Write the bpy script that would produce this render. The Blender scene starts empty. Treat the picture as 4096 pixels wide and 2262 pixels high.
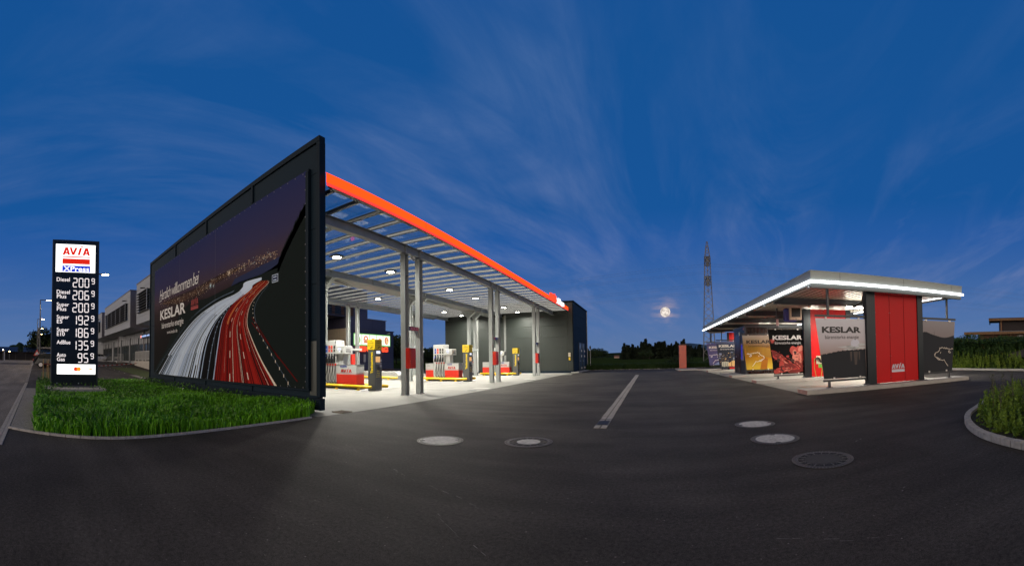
import bpy, math, random
import numpy as np
from mathutils import Vector, Matrix
random.seed(7); rng = np.random.default_rng(7)
SC = bpy.context.scene; COL = SC.collection
R = math.radians
# ---------------------------------------------------------------- camera (cylindrical panorama on a tripod 1.5 m up)
F, YH = 1550.15, 1401.95
T0, ROLL, PITCH = .3470, .01478, .02335
def cam_vec(dx, dy, dz):
    cr, sr, cp, sp, c, s = math.cos(ROLL), math.sin(ROLL), math.cos(PITCH), math.sin(PITCH), math.cos(T0), math.sin(T0)
    X = dx*cr+dz*sr; Z = -dx*sr+dz*cr; Y = dy*cp-Z*sp; Z = dy*sp+Z*cp
    return Vector((X*c-Y*s, X*s+Y*c, Z))
cd = bpy.data.cameras.new('camera'); cam = bpy.data.objects.new('camera', cd); COL.objects.link(cam)
cd.type = 'PANO'; cd.panorama_type = 'CENTRAL_CYLINDRICAL'
cd.central_cylindrical_range_u_min = -2048/F; cd.central_cylindrical_range_u_max = 2048/F
cd.central_cylindrical_range_v_min = -(2262-YH)/F; cd.central_cylindrical_range_v_max = YH/F
cd.central_cylindrical_radius = 1.0
cd.clip_start = .05; cd.clip_end = 20000
m3 = Matrix((cam_vec(1, 0, 0), cam_vec(0, 0, 1), -cam_vec(0, 1, 0))).transposed()
cam.matrix_world = Matrix.Translation((0, 0, 1.5)) @ m3.to_4x4()
SC.camera = cam
# ---------------------------------------------------------------- exposure
SC.view_settings.view_transform = 'Standard'; SC.view_settings.look = 'None'
SC.view_settings.exposure = 0; SC.view_settings.gamma = 1
SC.render.film_transparent = False
SC.cycles.max_bounces = 6; SC.cycles.transparent_max_bounces = 24
SC.cycles.sample_clamp_indirect = 4; SC.cycles.caustics_reflective = False; SC.cycles.caustics_refractive = False
# ---------------------------------------------------------------- world: dusk sky, cirrus, afterglow in the west (behind the camera)
W = bpy.data.worlds.new('World'); SC.world = W; W.use_nodes = True
nt = W.node_tree; N = nt.nodes; L = nt.links; N.clear()
def nd(t, **k):
    n = N.new(t)
    for a, b in k.items(): setattr(n, a, b)
    return n
def mth(op, a, b=None, c=None, clamp=False):
    n = nd('ShaderNodeMath', operation=op, use_clamp=clamp)
    for i, v in enumerate((a, b, c)):
        if v is None: continue
        if isinstance(v, (int, float)): n.inputs[i].default_value = v
        else: L.new(v, n.inputs[i])
    return n.outputs[0]
def ramp(fac, stops, interp='LINEAR'):
    n = nd('ShaderNodeValToRGB'); n.color_ramp.interpolation = interp
    e = n.color_ramp.elements
    while len(e) < len(stops): e.new(.5)
    for x, (p, c) in zip(e, stops): x.position = p; x.color = (*c, 1) if len(c) == 3 else c
    L.new(fac, n.inputs[0]); return n.outputs[0]
def mixc(fac, a, b, blend='MIX'):
    n = nd('ShaderNodeMix', data_type='RGBA', blend_type=blend)
    for i, v in ((0, fac), (6, a), (7, b)):
        if isinstance(v, (int, float)): n.inputs[i].default_value = v
        elif isinstance(v, tuple): n.inputs[i].default_value = (*v, 1)
        else: L.new(v, n.inputs[i])
    return n.outputs[2]
tc = nd('ShaderNodeTexCoord'); sx = nd('ShaderNodeSeparateXYZ'); L.new(tc.outputs['Generated'], sx.inputs[0])
dx, dy, dz = sx.outputs
sky = ramp(mth('MAXIMUM', dz, 0.0), [(0, (.115, .190, .365)), (.08, (.078, .166, .385)), (.2, (.040, .124, .362)), (.28, (.020, .102, .352)), (.36, (.009, .090, .315)), (.62, (.008, .084, .292)), (1, (.006, .07, .28))])
# cirrus: noise on the plane of the cloud layer, drawn out along one bearing
den = mth('ADD', mth('MAXIMUM', dz, 0.0), .16)
px, py = mth('DIVIDE', dx, den), mth('DIVIDE', dy, den)
cb = nd('ShaderNodeCombineXYZ')
A = R(-14)
L.new(mth('ADD', mth('MULTIPLY', px, math.cos(A)), mth('MULTIPLY', py, math.sin(A))), cb.inputs[0])
L.new(mth('MULTIPLY', mth('ADD', mth('MULTIPLY', px, -math.sin(A)), mth('MULTIPLY', py, math.cos(A))), .30), cb.inputs[1])
def noise(vec, scale, detail, rough, dist=0):
    n = nd('ShaderNodeTexNoise'); n.inputs['Scale'].default_value = scale; n.inputs['Detail'].default_value = detail
    n.inputs['Roughness'].default_value = rough; n.inputs['Distortion'].default_value = dist
    L.new(vec, n.inputs['Vector']); return n.outputs[0]
c1 = noise(cb.outputs[0], 1.9, 9, .60, 1.1); c2 = noise(cb.outputs[0], .75, 3, .5, .4); c3 = noise(cb.outputs[0], 5.5, 6, .6, .6)
cl = mth('MULTIPLY', ramp(c1, [(.43, (0, 0, 0)), (.71, (1, 1, 1))]), ramp(c2, [(.36, (.16, .16, .16)), (.60, (1, 1, 1))]))
cl = mth('MULTIPLY', cl, ramp(c3, [(.34, (.38, .38, .38)), (.66, (1.15, 1.15, 1.15))]))
cl = mth('MULTIPLY', cl, ramp(mth('MAXIMUM', dz, 0.0), [(0, (.25, .25, .25)), (.14, (.75, .75, .75)), (.3, (1, 1, 1)), (1, (.8, .8, .8))]))
cl = mth('MULTIPLY', cl, mth('ADD', mth('MULTIPLY', dx, .35), .75, clamp=True))
cloudcol = ramp(mth('MAXIMUM', dz, 0.0), [(0, (.20, .225, .40)), (.25, (.175, .235, .45)), (.6, (.10, .185, .40)), (1, (.07, .14, .36))])
skyc = mixc(mth('MULTIPLY', cl, 1.0), sky, cloudcol)
# thin clouds in front of the moon take its warm light
md = Vector((76.05, 1498.07, 174)).normalized()
dot = nd('ShaderNodeVectorMath', operation='DOT_PRODUCT'); L.new(tc.outputs['Generated'], dot.inputs[0]); dot.inputs[1].default_value = md
ang = mth('SUBTRACT', 1.0, dot.outputs['Value'])
halo = ramp(mth('MULTIPLY', ang, 400.0, clamp=True), [(0, (1, 1, 1)), (.10, (.40, .40, .40)), (.34, (.08, .08, .08)), (1, (0, 0, 0))])
mcl = nd('ShaderNodeMapping'); mcl.inputs['Scale'].default_value = (14, 14, 60); mcl.inputs['Rotation'].default_value = (0, R(-14), 0); L.new(tc.outputs['Generated'], mcl.inputs[0])
wis = ramp(noise(mcl.outputs[0], 1.4, 4, .55), [(.45, (0, 0, 0)), (.68, (1, 1, 1))])
skyc = mixc(mth('MULTIPLY', halo, mth('ADD', mth('MULTIPLY', wis, .55), .10), clamp=True), skyc, (.62, .44, .40))
# unseen sky overhead and behind, coloured warm to neutralise the blue ambient
warm_fill = mth('MAXIMUM', ramp(dz, [(.70, (0, 0, 0)), (.86, (1, 1, 1))]), mth('MULTIPLY', mth('SUBTRACT', mth('MULTIPLY', dy, -1.0), .22, clamp=True), 4.0, clamp=True))
skyc = mixc(warm_fill, skyc, (.110, .088, .052))
# afterglow of the set sun
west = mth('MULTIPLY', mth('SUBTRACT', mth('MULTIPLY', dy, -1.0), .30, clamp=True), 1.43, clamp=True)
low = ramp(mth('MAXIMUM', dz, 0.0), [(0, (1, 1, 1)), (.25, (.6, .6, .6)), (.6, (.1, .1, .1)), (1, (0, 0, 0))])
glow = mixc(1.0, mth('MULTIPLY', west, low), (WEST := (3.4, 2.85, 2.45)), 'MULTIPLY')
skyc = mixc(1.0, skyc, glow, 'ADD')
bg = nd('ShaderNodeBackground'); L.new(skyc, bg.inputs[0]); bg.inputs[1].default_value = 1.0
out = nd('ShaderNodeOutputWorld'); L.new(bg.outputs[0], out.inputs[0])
# ---------------------------------------------------------------- lamp powers
P_CANOPY, P_TUBE = 620, 280
# ================================================================ helpers
MATS = {}
def mk(name, col, rough=.5, metal=0., var=.12, scale=3., bump=0., bscale=60., spec=.5, emit=None, es=0., coat=0., streak=0.):
    if name in MATS: return MATS[name]
    m = bpy.data.materials.new(name); m.use_nodes = True; MATS[name] = m
    t = m.node_tree; b = t.nodes['Principled BSDF']
    b.inputs['Roughness'].default_value = rough; b.inputs['Metallic'].default_value = metal
    b.inputs['Specular IOR Level'].default_value = spec; b.inputs['Coat Weight'].default_value = coat
    b.inputs['Base Color'].default_value = (*col, 1)
    if emit: b.inputs['Emission Color'].default_value = (*emit, 1); b.inputs['Emission Strength'].default_value = es
    if var or bump:
        co = t.nodes.new('ShaderNodeTexCoord'); src = co.outputs['Object']
        if streak:
            mp = t.nodes.new('ShaderNodeMapping'); mp.inputs['Scale'].default_value = (1, 1, streak); t.links.new(src, mp.inputs[0]); src = mp.outputs[0]
    if var:
        n = t.nodes.new('ShaderNodeTexNoise'); n.inputs['Scale'].default_value = scale; n.inputs['Detail'].default_value = 6; n.inputs['Roughness'].default_value = .62
        t.links.new(src, n.inputs['Vector'])
        r = t.nodes.new('ShaderNodeValToRGB'); e = r.color_ramp.elements
        e[0].position = .25; e[1].position = .75
        e[0].color = (*[max(0, c*(1-var)) for c in col], 1); e[1].color = (*[min(1, c*(1+var)) for c in col], 1)
        t.links.new(n.outputs[0], r.inputs[0]); t.links.new(r.outputs[0], b.inputs['Base Color'])
        mr = t.nodes.new('ShaderNodeMapRange'); mr.inputs[3].default_value = max(.02, rough-.08); mr.inputs[4].default_value = min(1, rough+.08)
        t.links.new(n.outputs[0], mr.inputs[0]); t.links.new(mr.outputs[0], b.inputs['Roughness'])
    if bump:
        n2 = t.nodes.new('ShaderNodeTexNoise'); n2.inputs['Scale'].default_value = bscale; n2.inputs['Detail'].default_value = 3
        t.links.new(src, n2.inputs['Vector'])
        bp = t.nodes.new('ShaderNodeBump'); bp.inputs['Strength'].default_value = bump; bp.inputs['Distance'].default_value = .02
        t.links.new(n2.outputs[0], bp.inputs['Height']); t.links.new(bp.outputs[0], b.inputs['Normal'])
    return m
def mke(name, col, s):
    if name in MATS: return MATS[name]
    m = bpy.data.materials.new(name); m.use_nodes = True; MATS[name] = m
    t = m.node_tree; t.nodes.clear()
    e = t.nodes.new('ShaderNodeEmission'); e.inputs[0].default_value = (*col, 1); e.inputs[1].default_value = s
    o = t.nodes.new('ShaderNodeOutputMaterial'); t.links.new(e.outputs[0], o.inputs[0]); return m
def tag(o, label=None, cat=None, group=None, kind=None):
    if label: o['label'] = label
    if cat: o['category'] = cat
    if group: o['group'] = group
    if kind: o['kind'] = kind
    return o
def thing(name, label, cat, loc=(0, 0, 0), group=None):
    o = bpy.data.objects.new(name, None); o.empty_display_size = .2; COL.objects.link(o); o.location = loc
    return tag(o, label, cat, group)
def wloc(o):
    v = Vector((0, 0, 0))
    while o is not None: v += o.location; o = o.parent
    return v
class M:
    def __init__(s): s.v = []; s.f = []; s.m = []; s.sm = []
    def add(s, vs, fs, m=0, sm=False):
        o = len(s.v); s.v += [tuple(x) for x in vs]
        for f in fs: s.f.append(tuple(i+o for i in f)); s.m.append(m); s.sm.append(sm)
        return s
    def box(s, x0, x1, y0, y1, z0, z1, m=0):
        if x0 > x1: x0, x1 = x1, x0
        if y0 > y1: y0, y1 = y1, y0
        v = [(x, y, z) for z in (z0, z1) for y in (y0, y1) for x in (x0, x1)]
        return s.add(v, [(0, 2, 3, 1), (4, 5, 7, 6), (0, 1, 5, 4), (2, 6, 7, 3), (0, 4, 6, 2), (1, 3, 7, 5)], m)
    def poly(s, pts, m=0): return s.add(pts, [tuple(range(len(pts)))], m)
    def prism(s, pts, d, m=0):
        n = len(pts); d = Vector(d); a = [Vector(p) for p in pts]
        fs = [tuple(range(n))[::-1], tuple(range(n, 2*n))]+[(i, (i+1) % n, n+(i+1) % n, n+i) for i in range(n)]
        return s.add(a+[p+d for p in a], fs, m)
    def tube(s, pts, r, n=8, m=0, cap=True):
        pts = [Vector(p) for p in pts]; k = len(pts); rs = r if isinstance(r, (list, tuple)) else [r]*k
        vs = []; up = None
        for i, p in enumerate(pts):
            d = (pts[min(i+1, k-1)]-pts[max(i-1, 0)]).normalized()
            if up is None: up = d.orthogonal().normalized()
            up = (up-d*up.dot(d)); up = up.normalized() if up.length > 1e-6 else d.orthogonal().normalized()
            w = d.cross(up)
            for j in range(n):
                a = 2*math.pi*j/n; vs.append(p+(up*math.cos(a)+w*math.sin(a))*rs[i])
        fs = [(i*n+j, i*n+(j+1) % n, (i+1)*n+(j+1) % n, (i+1)*n+j) for i in range(k-1) for j in range(n)]
        s.add(vs, fs, m, True)
        if cap: s.add(vs[:n], [tuple(range(n))[::-1]], m); s.add(vs[-n:], [tuple(range(n))], m)
        return s
    def bar(s, a, b, w, h=None, m=0):
        a, b = Vector(a), Vector(b); h = h or w; d = (b-a).normalized()
        u = Vector((0, 0, 1)).cross(d); u = u.normalized() if u.length > .01 else Vector((1, 0, 0)); t = d.cross(u)
        vs = [p+u*x*w/2+t*y*h/2 for p in (a, b) for x, y in ((-1, -1), (1, -1), (1, 1), (-1, 1))]
        return s.add(vs, [(0, 3, 2, 1), (4, 5, 6, 7)]+[(i, (i+1) % 4, 4+(i+1) % 4, 4+i) for i in range(4)], m)
    def ring(s, c, r0, r1, z, n=48, m=0):
        vs = [(c[0]+r*math.cos(2*math.pi*i/n), c[1]+r*math.sin(2*math.pi*i/n), z) for r in (r0, r1) for i in range(n)]
        return s.add(vs, [(i, n+i, n+(i+1) % n, (i+1) % n) for i in range(n)], m)
    def disc(s, c, r, z, n=48, m=0): return s.poly([(c[0]+r*math.cos(2*math.pi*i/n), c[1]+r*math.sin(2*math.pi*i/n), z) for i in range(n)], m)
    def build(s, name, mats, parent=None, bev=0., smooth=None):
        off = wloc(parent)
        me = bpy.data.meshes.new(name); me.from_pydata([(a-off.x, b-off.y, c-off.z) for a, b, c in s.v], [], s.f)
        if not isinstance(mats, (list, tuple)): mats = [mats]
        for m in mats: me.materials.append(m)
        me.polygons.foreach_set('material_index', [min(i, len(mats)-1) for i in s.m])
        me.polygons.foreach_set('use_smooth', s.sm if smooth is None else [smooth]*len(s.f))
        me.update()
        o = bpy.data.objects.new(name, me); COL.objects.link(o)
        if parent is not None: o.parent = parent
        if bev:
            md = o.modifiers.new('edge', 'BEVEL'); md.width = bev; md.segments = 2; md.limit_method = 'ANGLE'; md.angle_limit = R(40)
        return o
def build_sep(mb, name, mats, parent=None, bev=0.):
    """like build, but each piece that stands apart becomes an object of its own"""
    n = len(mb.v); r = list(range(n))
    def find(i):
        while r[i] != i: r[i] = r[r[i]]; i = r[i]
        return i
    for f in mb.f:
        for q in f[1:]: r[find(q)] = find(f[0])
    key = {}
    for i, v in enumerate(mb.v): k = tuple(round(c, 4) for c in v); r[find(i)] = find(key.setdefault(k, i))
    box = {}
    for i, v in enumerate(mb.v):
        b = box.setdefault(find(i), [list(v), list(v)])
        for k in range(3): b[0][k] = min(b[0][k], v[k]); b[1][k] = max(b[1][k], v[k])
    ks = list(box); g = {k: k for k in ks}
    def gf(k):
        while g[k] != k: k = g[k]
        return k
    sz = {k: max(b[1][q]-b[0][q] for q in range(3)) for k, b in box.items()}
    for i, k in enumerate(ks):
        for l in ks[:i]:
            d = math.sqrt(sum(max(0, box[k][0][q]-box[l][1][q], box[l][0][q]-box[k][1][q])**2 for q in range(3)))
            if d <= max(.02, .5*max(sz[k], sz[l])): g[gf(k)] = gf(l)
    out = {}
    for f, m, s in zip(mb.f, mb.m, mb.sm):
        c = out.setdefault(gf(find(f[0])), M()); c.add([mb.v[i] for i in f], [tuple(range(len(f)))], m, s)
    res = []
    for c in out.values():                                               # weld
        ix = {}; vs = []; fs = []
        for f in c.f:
            t = []
            for i in f:
                k = tuple(round(q, 5) for q in c.v[i])
                if k not in ix: ix[k] = len(vs); vs.append(c.v[i])
                t.append(ix[k])
            fs.append(tuple(t))
        c.v, c.f = vs, fs; res.append(c.build(name, mats, parent, bev))
    return res
M.build_sep = build_sep
_tx = {}
def text2d(body, bold=0., spacing=1., shear=0.):
    k = (body, bold, spacing, shear)
    if k in _tx: return _tx[k]
    c = bpy.data.curves.new('t', 'FONT'); c.body = body; c.size = 1; c.offset = bold; c.space_character = spacing; c.shear = shear; c.resolution_u = 3
    o = bpy.data.objects.new('t', c); COL.objects.link(o); bpy.context.view_layer.update()
    me = bpy.data.meshes.new_from_object(o.evaluated_get(bpy.context.evaluated_depsgraph_get()))
    vs = np.array([v.co[:2] for v in me.vertices]); fs = [tuple(p.vertices) for p in me.polygons]
    bpy.data.objects.remove(o); bpy.data.curves.remove(c); bpy.data.meshes.remove(me)
    vs -= vs.min(0); _tx[k] = (vs, fs, vs.max(0)); return _tx[k]
def text(mb, body, o, ux, w, h, m=0, uz=(0, 0, 1), bold=0., spacing=1., shear=0.):
    vs, fs, mx = text2d(body, bold, spacing, shear)
    o, ux, uz = Vector(o), Vector(ux), Vector(uz)
    return mb.add([o+ux*(x/mx[0]*w)+uz*(y/mx[1]*h) for x, y in vs], fs, m)
def avia(mb, o, ux, w, h, m=0, uz=(0, 0, 1), bars=None):
    """heavy capitals A V I A with an acute on the I; bars: also the thin and the thick bar below"""
    o, ux, uz = Vector(o), Vector(ux), Vector(uz)
    def pl(pts): mb.poly([o+ux*(x*w)+uz*(y*h) for x, y in pts], m)
    k = .80
    def A(x):
        pl([(x, 0), (x+.09, 0), (x+.19, k), (x+.10, k)]); pl([(x+.19, 0), (x+.28, 0), (x+.20, k), (x+.13, k)])
        pl([(x+.07, .14), (x+.22, .14), (x+.205, .32), (x+.10, .32)])
    A(0); A(.72)
    pl([(.25, k), (.34, k), (.415, .0), (.345, 0)]); pl([(.345, 0), (.43, 0), (.545, k), (.455, k)])
    pl([(.54, 0), (.63, 0), (.71, k), (.62, k)]); pl([(.655, k+.05), (.71, k+.05), (.765, 1.0), (.685, 1.0)])
    if bars: pl([(0, -.20), (1, -.20), (1, -.12), (0, -.12)]); pl([(0, -.66), (1, -.66), (1, -.26), (0, -.26)])
    return mb
def copy_tree(o, parent=None):
    c = o.copy(); COL.objects.link(c)
    if parent is not None: c.parent = parent
    for ch in list(o.children): copy_tree(ch, c)
    return c
def qmesh(name, V, mat, parent=None, k=4, off=None):
    """V: (n,k,3) array of n separate k-gons -> one mesh"""
    n = V.shape[0]; me = bpy.data.meshes.new(name)
    me.vertices.add(n*k); me.vertices.foreach_set('co', V.reshape(-1).astype(np.float32))
    me.loops.add(n*k); me.loops.foreach_set('vertex_index', np.arange(n*k, dtype=np.int32))
    me.polygons.add(n); me.polygons.foreach_set('loop_start', np.arange(0, n*k, k, dtype=np.int32))
    me.update(calc_edges=True); me.validate()
    me.materials.append(mat)
    o = bpy.data.objects.new(name, me); COL.objects.link(o)
    if parent is not None: o.parent = parent
    return o
def leaves(C, size, elong=1.8, up=.3):
    n = len(C); a = rng.normal(size=(n, 3)); a[:, 2] += up; a /= np.linalg.norm(a, axis=1)[:, None]
    b = rng.normal(size=(n, 3)); b -= a*(a*b).sum(1)[:, None]; b /= np.linalg.norm(b, axis=1)[:, None]
    s = (size*rng.uniform(.6, 1.3, n))[:, None]
    return np.stack([C-a*s*elong/2, C+b*s*.5, C+a*s*elong/2, C-b*s*.5], 1)
def foliage_mat(name, c0, c1, scale=1.5, rough=.6):
    if name in MATS: return MATS[name]
    m = mk(name, c0, rough, var=0, spec=.3); t = m.node_tree; b = t.nodes['Principled BSDF']
    g = t.nodes.new('ShaderNodeNewGeometry'); r = t.nodes.new('ShaderNodeValToRGB')
    r.color_ramp.elements[0].color = (*c0, 1); r.color_ramp.elements[1].color = (*c1, 1)
    co = t.nodes.new('ShaderNodeTexCoord'); n = t.nodes.new('ShaderNodeTexNoise'); n.inputs['Scale'].default_value = scale; n.inputs['Detail'].default_value = 4
    t.links.new(co.outputs['Object'], n.inputs['Vector'])
    ma = t.nodes.new('ShaderNodeMath'); ma.operation = 'MULTIPLY_ADD'; ma.inputs[1].default_value = .55; t.links.new(g.outputs['Random Per Island'], ma.inputs[0])
    mb_ = t.nodes.new('ShaderNodeMath'); mb_.operation = 'MULTIPLY_ADD'; mb_.inputs[1].default_value = 1.6; mb_.inputs[2].default_value = -.55; t.links.new(n.outputs[0], mb_.inputs[0])
    t.links.new(mb_.outputs[0], ma.inputs[2]); t.links.new(ma.outputs[0], r.inputs[0]); t.links.new(r.outputs[0], b.inputs['Base Color'])
    b.inputs['Transmission Weight'].default_value = 0
    return m
def sstep(x): x = min(1, max(0, x)); return x*x*(3-2*x)
def lin(x, ps):
    for (a, b), (c, d) in zip(ps, ps[1:]):
        if x <= c: return b+(d-b)*(x-a)/(c-a) if x >= a else b
    return ps[-1][1]
def hz(x, y):
    """ground height"""
    s = -x; z = 0.
    road = lin(s, [(24, 0), (45, .75), (125, 1.25), (400, 1.35)]); lot = lin(s, [(26, 0.02), (38, .35), (60, 1.2), (100, 1.35)])
    w = sstep((y-1)/8); z = road*(1-w)+lot*w if s > 24 else 0.
    if y > 52: z = max(z, lin(y, [(52, 0), (150, .30), (260, .62), (900, 2), (6000, 30)])*(1 if x > -60 else .8))
    if x > 20.6: z = max(z, lin(x, [(20.6, .05), (22.5, .9), (26, 1.7), (30, 1.9)])*sstep((60-abs(y-30))/20 if y < 30 else (60-y)/20))
    return z
def sheet(name, xs, ys, mat, off=0., parent=None):
    mb = M(); nx, ny = len(xs), len(ys)
    mb.add([(x, y, hz(x, y)+off) for y in ys for x in xs], [(j*nx+i, j*nx+i+1, (j+1)*nx+i+1, (j+1)*nx+i) for j in range(ny-1) for i in range(nx-1)])
    return mb.build(name, mat, parent)
def frange(a, b, n): return [a+(b-a)*i/n for i in range(n+1)]
# ================================================================ ground
def asphalt_mat(name, c, patch=.25, grain=.5):
    m = bpy.data.materials.new(name); m.use_nodes = True; t = m.node_tree; b = t.nodes['Principled BSDF']; MATS[name] = m
    co = t.nodes.new('ShaderNodeTexCoord')
    def ns(s, d, r=.6):
        n = t.nodes.new('ShaderNodeTexNoise'); n.inputs['Scale'].default_value = s; n.inputs['Detail'].default_value = d; n.inputs['Roughness'].default_value = r
        t.links.new(co.outputs['Object'], n.inputs['Vector']); return n.outputs[0]
    def rp(f, a, b_, lo, hi):
        r = t.nodes.new('ShaderNodeMapRange'); r.inputs[1].default_value = a; r.inputs[2].default_value = b_; r.inputs[3].default_value = lo; r.inputs[4].default_value = hi
        t.links.new(f, r.inputs[0]); return r.outputs[0]
    def mul(a, b_):
        n = t.nodes.new('ShaderNodeMath'); n.operation = 'MULTIPLY'; t.links.new(a, n.inputs[0]); t.links.new(b_, n.inputs[1]); return n.outputs[0]
    def add(a, b_):
        n = t.nodes.new('ShaderNodeMath'); n.operation = 'ADD'; t.links.new(a, n.inputs[0]); t.links.new(b_, n.inputs[1]); return n.outputs[0]
    f = mul(rp(ns(.35, 5), .3, .7, 1-patch, 1+patch), rp(ns(140, 2, .8), .3, .7, 1-grain, 1+grain))
    f = mul(f, rp(ns(24, 5, .85), .34, .68, .5, 1.55))
    v = t.nodes.new('ShaderNodeTexVoronoi'); v.inputs['Scale'].default_value = 15; t.links.new(co.outputs['Object'], v.inputs['Vector'])
    sp = rp(v.outputs['Distance'], .0, .15, 3.4, 0)                     # light chips of stone
    vw = t.nodes.new('ShaderNodeSeparateColor'); t.links.new(v.outputs['Color'], vw.inputs[0])
    f = add(f, mul(sp, rp(vw.outputs[0], .84, .88, 0, 1.3)))
    mp = t.nodes.new('ShaderNodeMapping'); mp.inputs['Rotation'].default_value = (0, 0, .5); mp.inputs['Scale'].default_value = (.25, 1.6, 1); t.links.new(co.outputs['Object'], mp.inputs[0])
    n3 = t.nodes.new('ShaderNodeTexNoise'); n3.inputs['Scale'].default_value = 1.1; n3.inputs['Detail'].default_value = 5; t.links.new(mp.outputs[0], n3.inputs['Vector'])
    f = mul(f, rp(n3.outputs[0], .35, .72, .84, 1.28))                  # rolled lanes and wheel marks
    mx = t.nodes.new('ShaderNodeVectorMath'); mx.operation = 'SCALE'; mx.inputs[0].default_value = c; t.links.new(f, mx.inputs['Scale'])
    t.links.new(mx.outputs[0], b.inputs['Base Color'])
    t.links.new(rp(ns(60, 2), .3, .7, .62, .88), b.inputs['Roughness']); b.inputs['Specular IOR Level'].default_value = .12
    bp = t.nodes.new('ShaderNodeBump'); bp.inputs['Strength'].default_value = .45; bp.inputs['Distance'].default_value = .008
    t.links.new(ns(160, 2, .7), bp.inputs['Height']); t.links.new(bp.outputs[0], b.inputs['Normal'])
    return m
ASPH = asphalt_mat('asphalt', (.066, .060, .054), .38, .85); ROADM = asphalt_mat('road_asphalt', (.24, .22, .195), .2, .6)
PATCH = asphalt_mat('road_patch_asphalt', (.055, .051, .048), .15, .4)
CONC = mk('concrete', (.235, .227, .207), .8, var=.20, scale=.8, bump=.15, bscale=90)
KERB = mk('kerb_stone', (.46, .44, .41), .8, var=.3, scale=9, bump=.5, bscale=70)
CONCF = mk('concrete_light', (.40, .385, .365), .75, var=.16, scale=2.5, bump=.2, bscale=80)
GRAV = mk('gravel', (.30, .29, .275), .9, var=.75, scale=38, bump=1., bscale=42)
EARTH = mk('field_grass', (.040, .066, .020), .95, spec=0, var=.35, scale=.25, bump=.6, bscale=5)
SOIL = mk('soil', (.035, .035, .018), .95, var=.4, scale=6, bump=.6, bscale=30)
def st(o): return tag(o, kind='structure')
xs = [-6000, -2500, -1000, -500, -260, -180]+frange(-140, -20, 60)+[0, 19]+frange(20.4, 32, 12)+[36, 45, 60, 100, 200, 500, 1200, 3000, 6000]
ys = [-3000, -1000, -300, -100, -40, -12, -4]+frange(0, 10, 10)+[15, 25, 35, 44, 48]+frange(50, 80, 8)+frange(95, 320, 12)+[420, 600, 900, 1500, 3000, 6000, 9000]
st(sheet('ground', xs, ys, EARTH, -.06))
st(sheet('forecourt', frange(-140, -24, 58)+[20.0], [-40, -8, -.6]+frange(0, 10, 10)+[20, 48.2], ASPH, 0))
st(sheet('road', frange(-140, -20, 50)+[-13, -7], [-9, -5, -.77], ROADM, .005))
mb = M()
for i in range(150):                                                     # setts in the edging strip
    x = -6.75-i*.62
    if x < -100: break
    for k in (0, 1): mb.box(x, x-.6, -.77+.09*k, -.77+.09*k+.084, hz(x, 0)-.05, hz(x, 0)+.012+random.random()*.004)
st(mb.build('road_edging', KERB, bev=.004))
st(sheet('road_patch', frange(-62, -50, 6), [-5.5, -1.0], PATCH, .010))
# gravel verge and stones
st(sheet('gravel_verge', frange(-20, -8.25, 6), [-.58, -.05], GRAV, .012))
st(M().poly([(-24.95, 7.0, .006), (-7.88, 6.95, .006), (-7.88, 40.6, .006), (-24.95, 40.6, .006)]).build('station_pad', CONC))
mb = M()
for y in (17.0, 27.3, 36.2): mb.box(-7.9, -24.9, y, y+.02, .006, .0085)
for x in (-13.2, -19.4): mb.box(x, x+.02, 7.8, 40.5, .006, .0085)
st(mb.build('pad_joints', mk('joint', (.16, .15, .14), .9)))
mb = M()
for (x, y, w, d, m) in ((-9.0, 18.6, .9, .5, 0), (-9.3, 28.2, .9, .4, 0), (-8.35, 36, 1.2, .8, 0), (-8.6, 17.2, .35, .35, 1), (-8.5, 26.5, .5, .3, 1)): mb.box(x, x+w, y, y+d, .006, .016, m)
for k, o in enumerate(mb.build_sep('access_cover', [mk('cover_plate', (.52, .5, .46), .6), mk('cover_dark', (.1, .1, .1), .6)])): tag(o, 'flat metal access cover let into the concrete pump pad near its front edge', 'cover', 'access covers in the pump pad')
tag(M().box(-8.25, -7.95, 7.85, 8.2, .0, .012).build('pad_recess', mk('rust', (.16, .12, .08), .8, var=.3)), kind='structure')
g = thing('floor_grate', 'rusty floor grate in the concrete beside the foot of the billboard', 'grate', (-8.1, 8.05, 0))
mb = M()
for i in range(9): mb.box(-8.3+i*.05, -8.3+i*.05+.018, 7.9, 8.25, .012, .034)
mb.box(-8.32, -7.86, 7.88, 7.905, .012, .036); mb.box(-8.32, -7.86, 8.245, 8.27, .012, .036); mb.build('bars', mk('rust', (.16, .12, .08), .8), g)
# kerb round the grass plot
kp = [(-8.34, -.61), (-8.12, -.36), (-7.88, -.05), (-7.67, .26), (-7.51, .56), (-7.38, .84), (-7.29, 1.11), (-7.24, 1.40), (-7.22, 1.68), (-7.23, 2.05), (-7.28, 2.45), (-7.36, 3.0), (-7.46, 3.57), (-7.57, 4.4), (-7.67, 5.21), (-7.74, 6.0), (-7.81, 6.69)]
mb = M()
for a, b in zip(kp, kp[1:]):
    a, b = Vector((*a, 0)), Vector((*b, 0)); d = (b-a).normalized(); nrm = Vector((d.y, -d.x, 0)); e = d*.004
    mb.prism([a+e, b-e, b-e-nrm*.085, a+e-nrm*.085], (0, 0, .045))
st(mb.build('grass_kerb', KERB, bev=.006))
plot = [(-8.9, -.06)]+[(x-.1, y) for x, y in kp[2:]]+[(-8.2, 6.9), (-8.6, 7.45), (-25.3, 7.45), (-25.6, 10.6), (-28.5, 10.4), (-28.5, -.06)]
st(M().poly([(x, y, .018) for x, y in plot]).build('grass_soil', SOIL))
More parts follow.
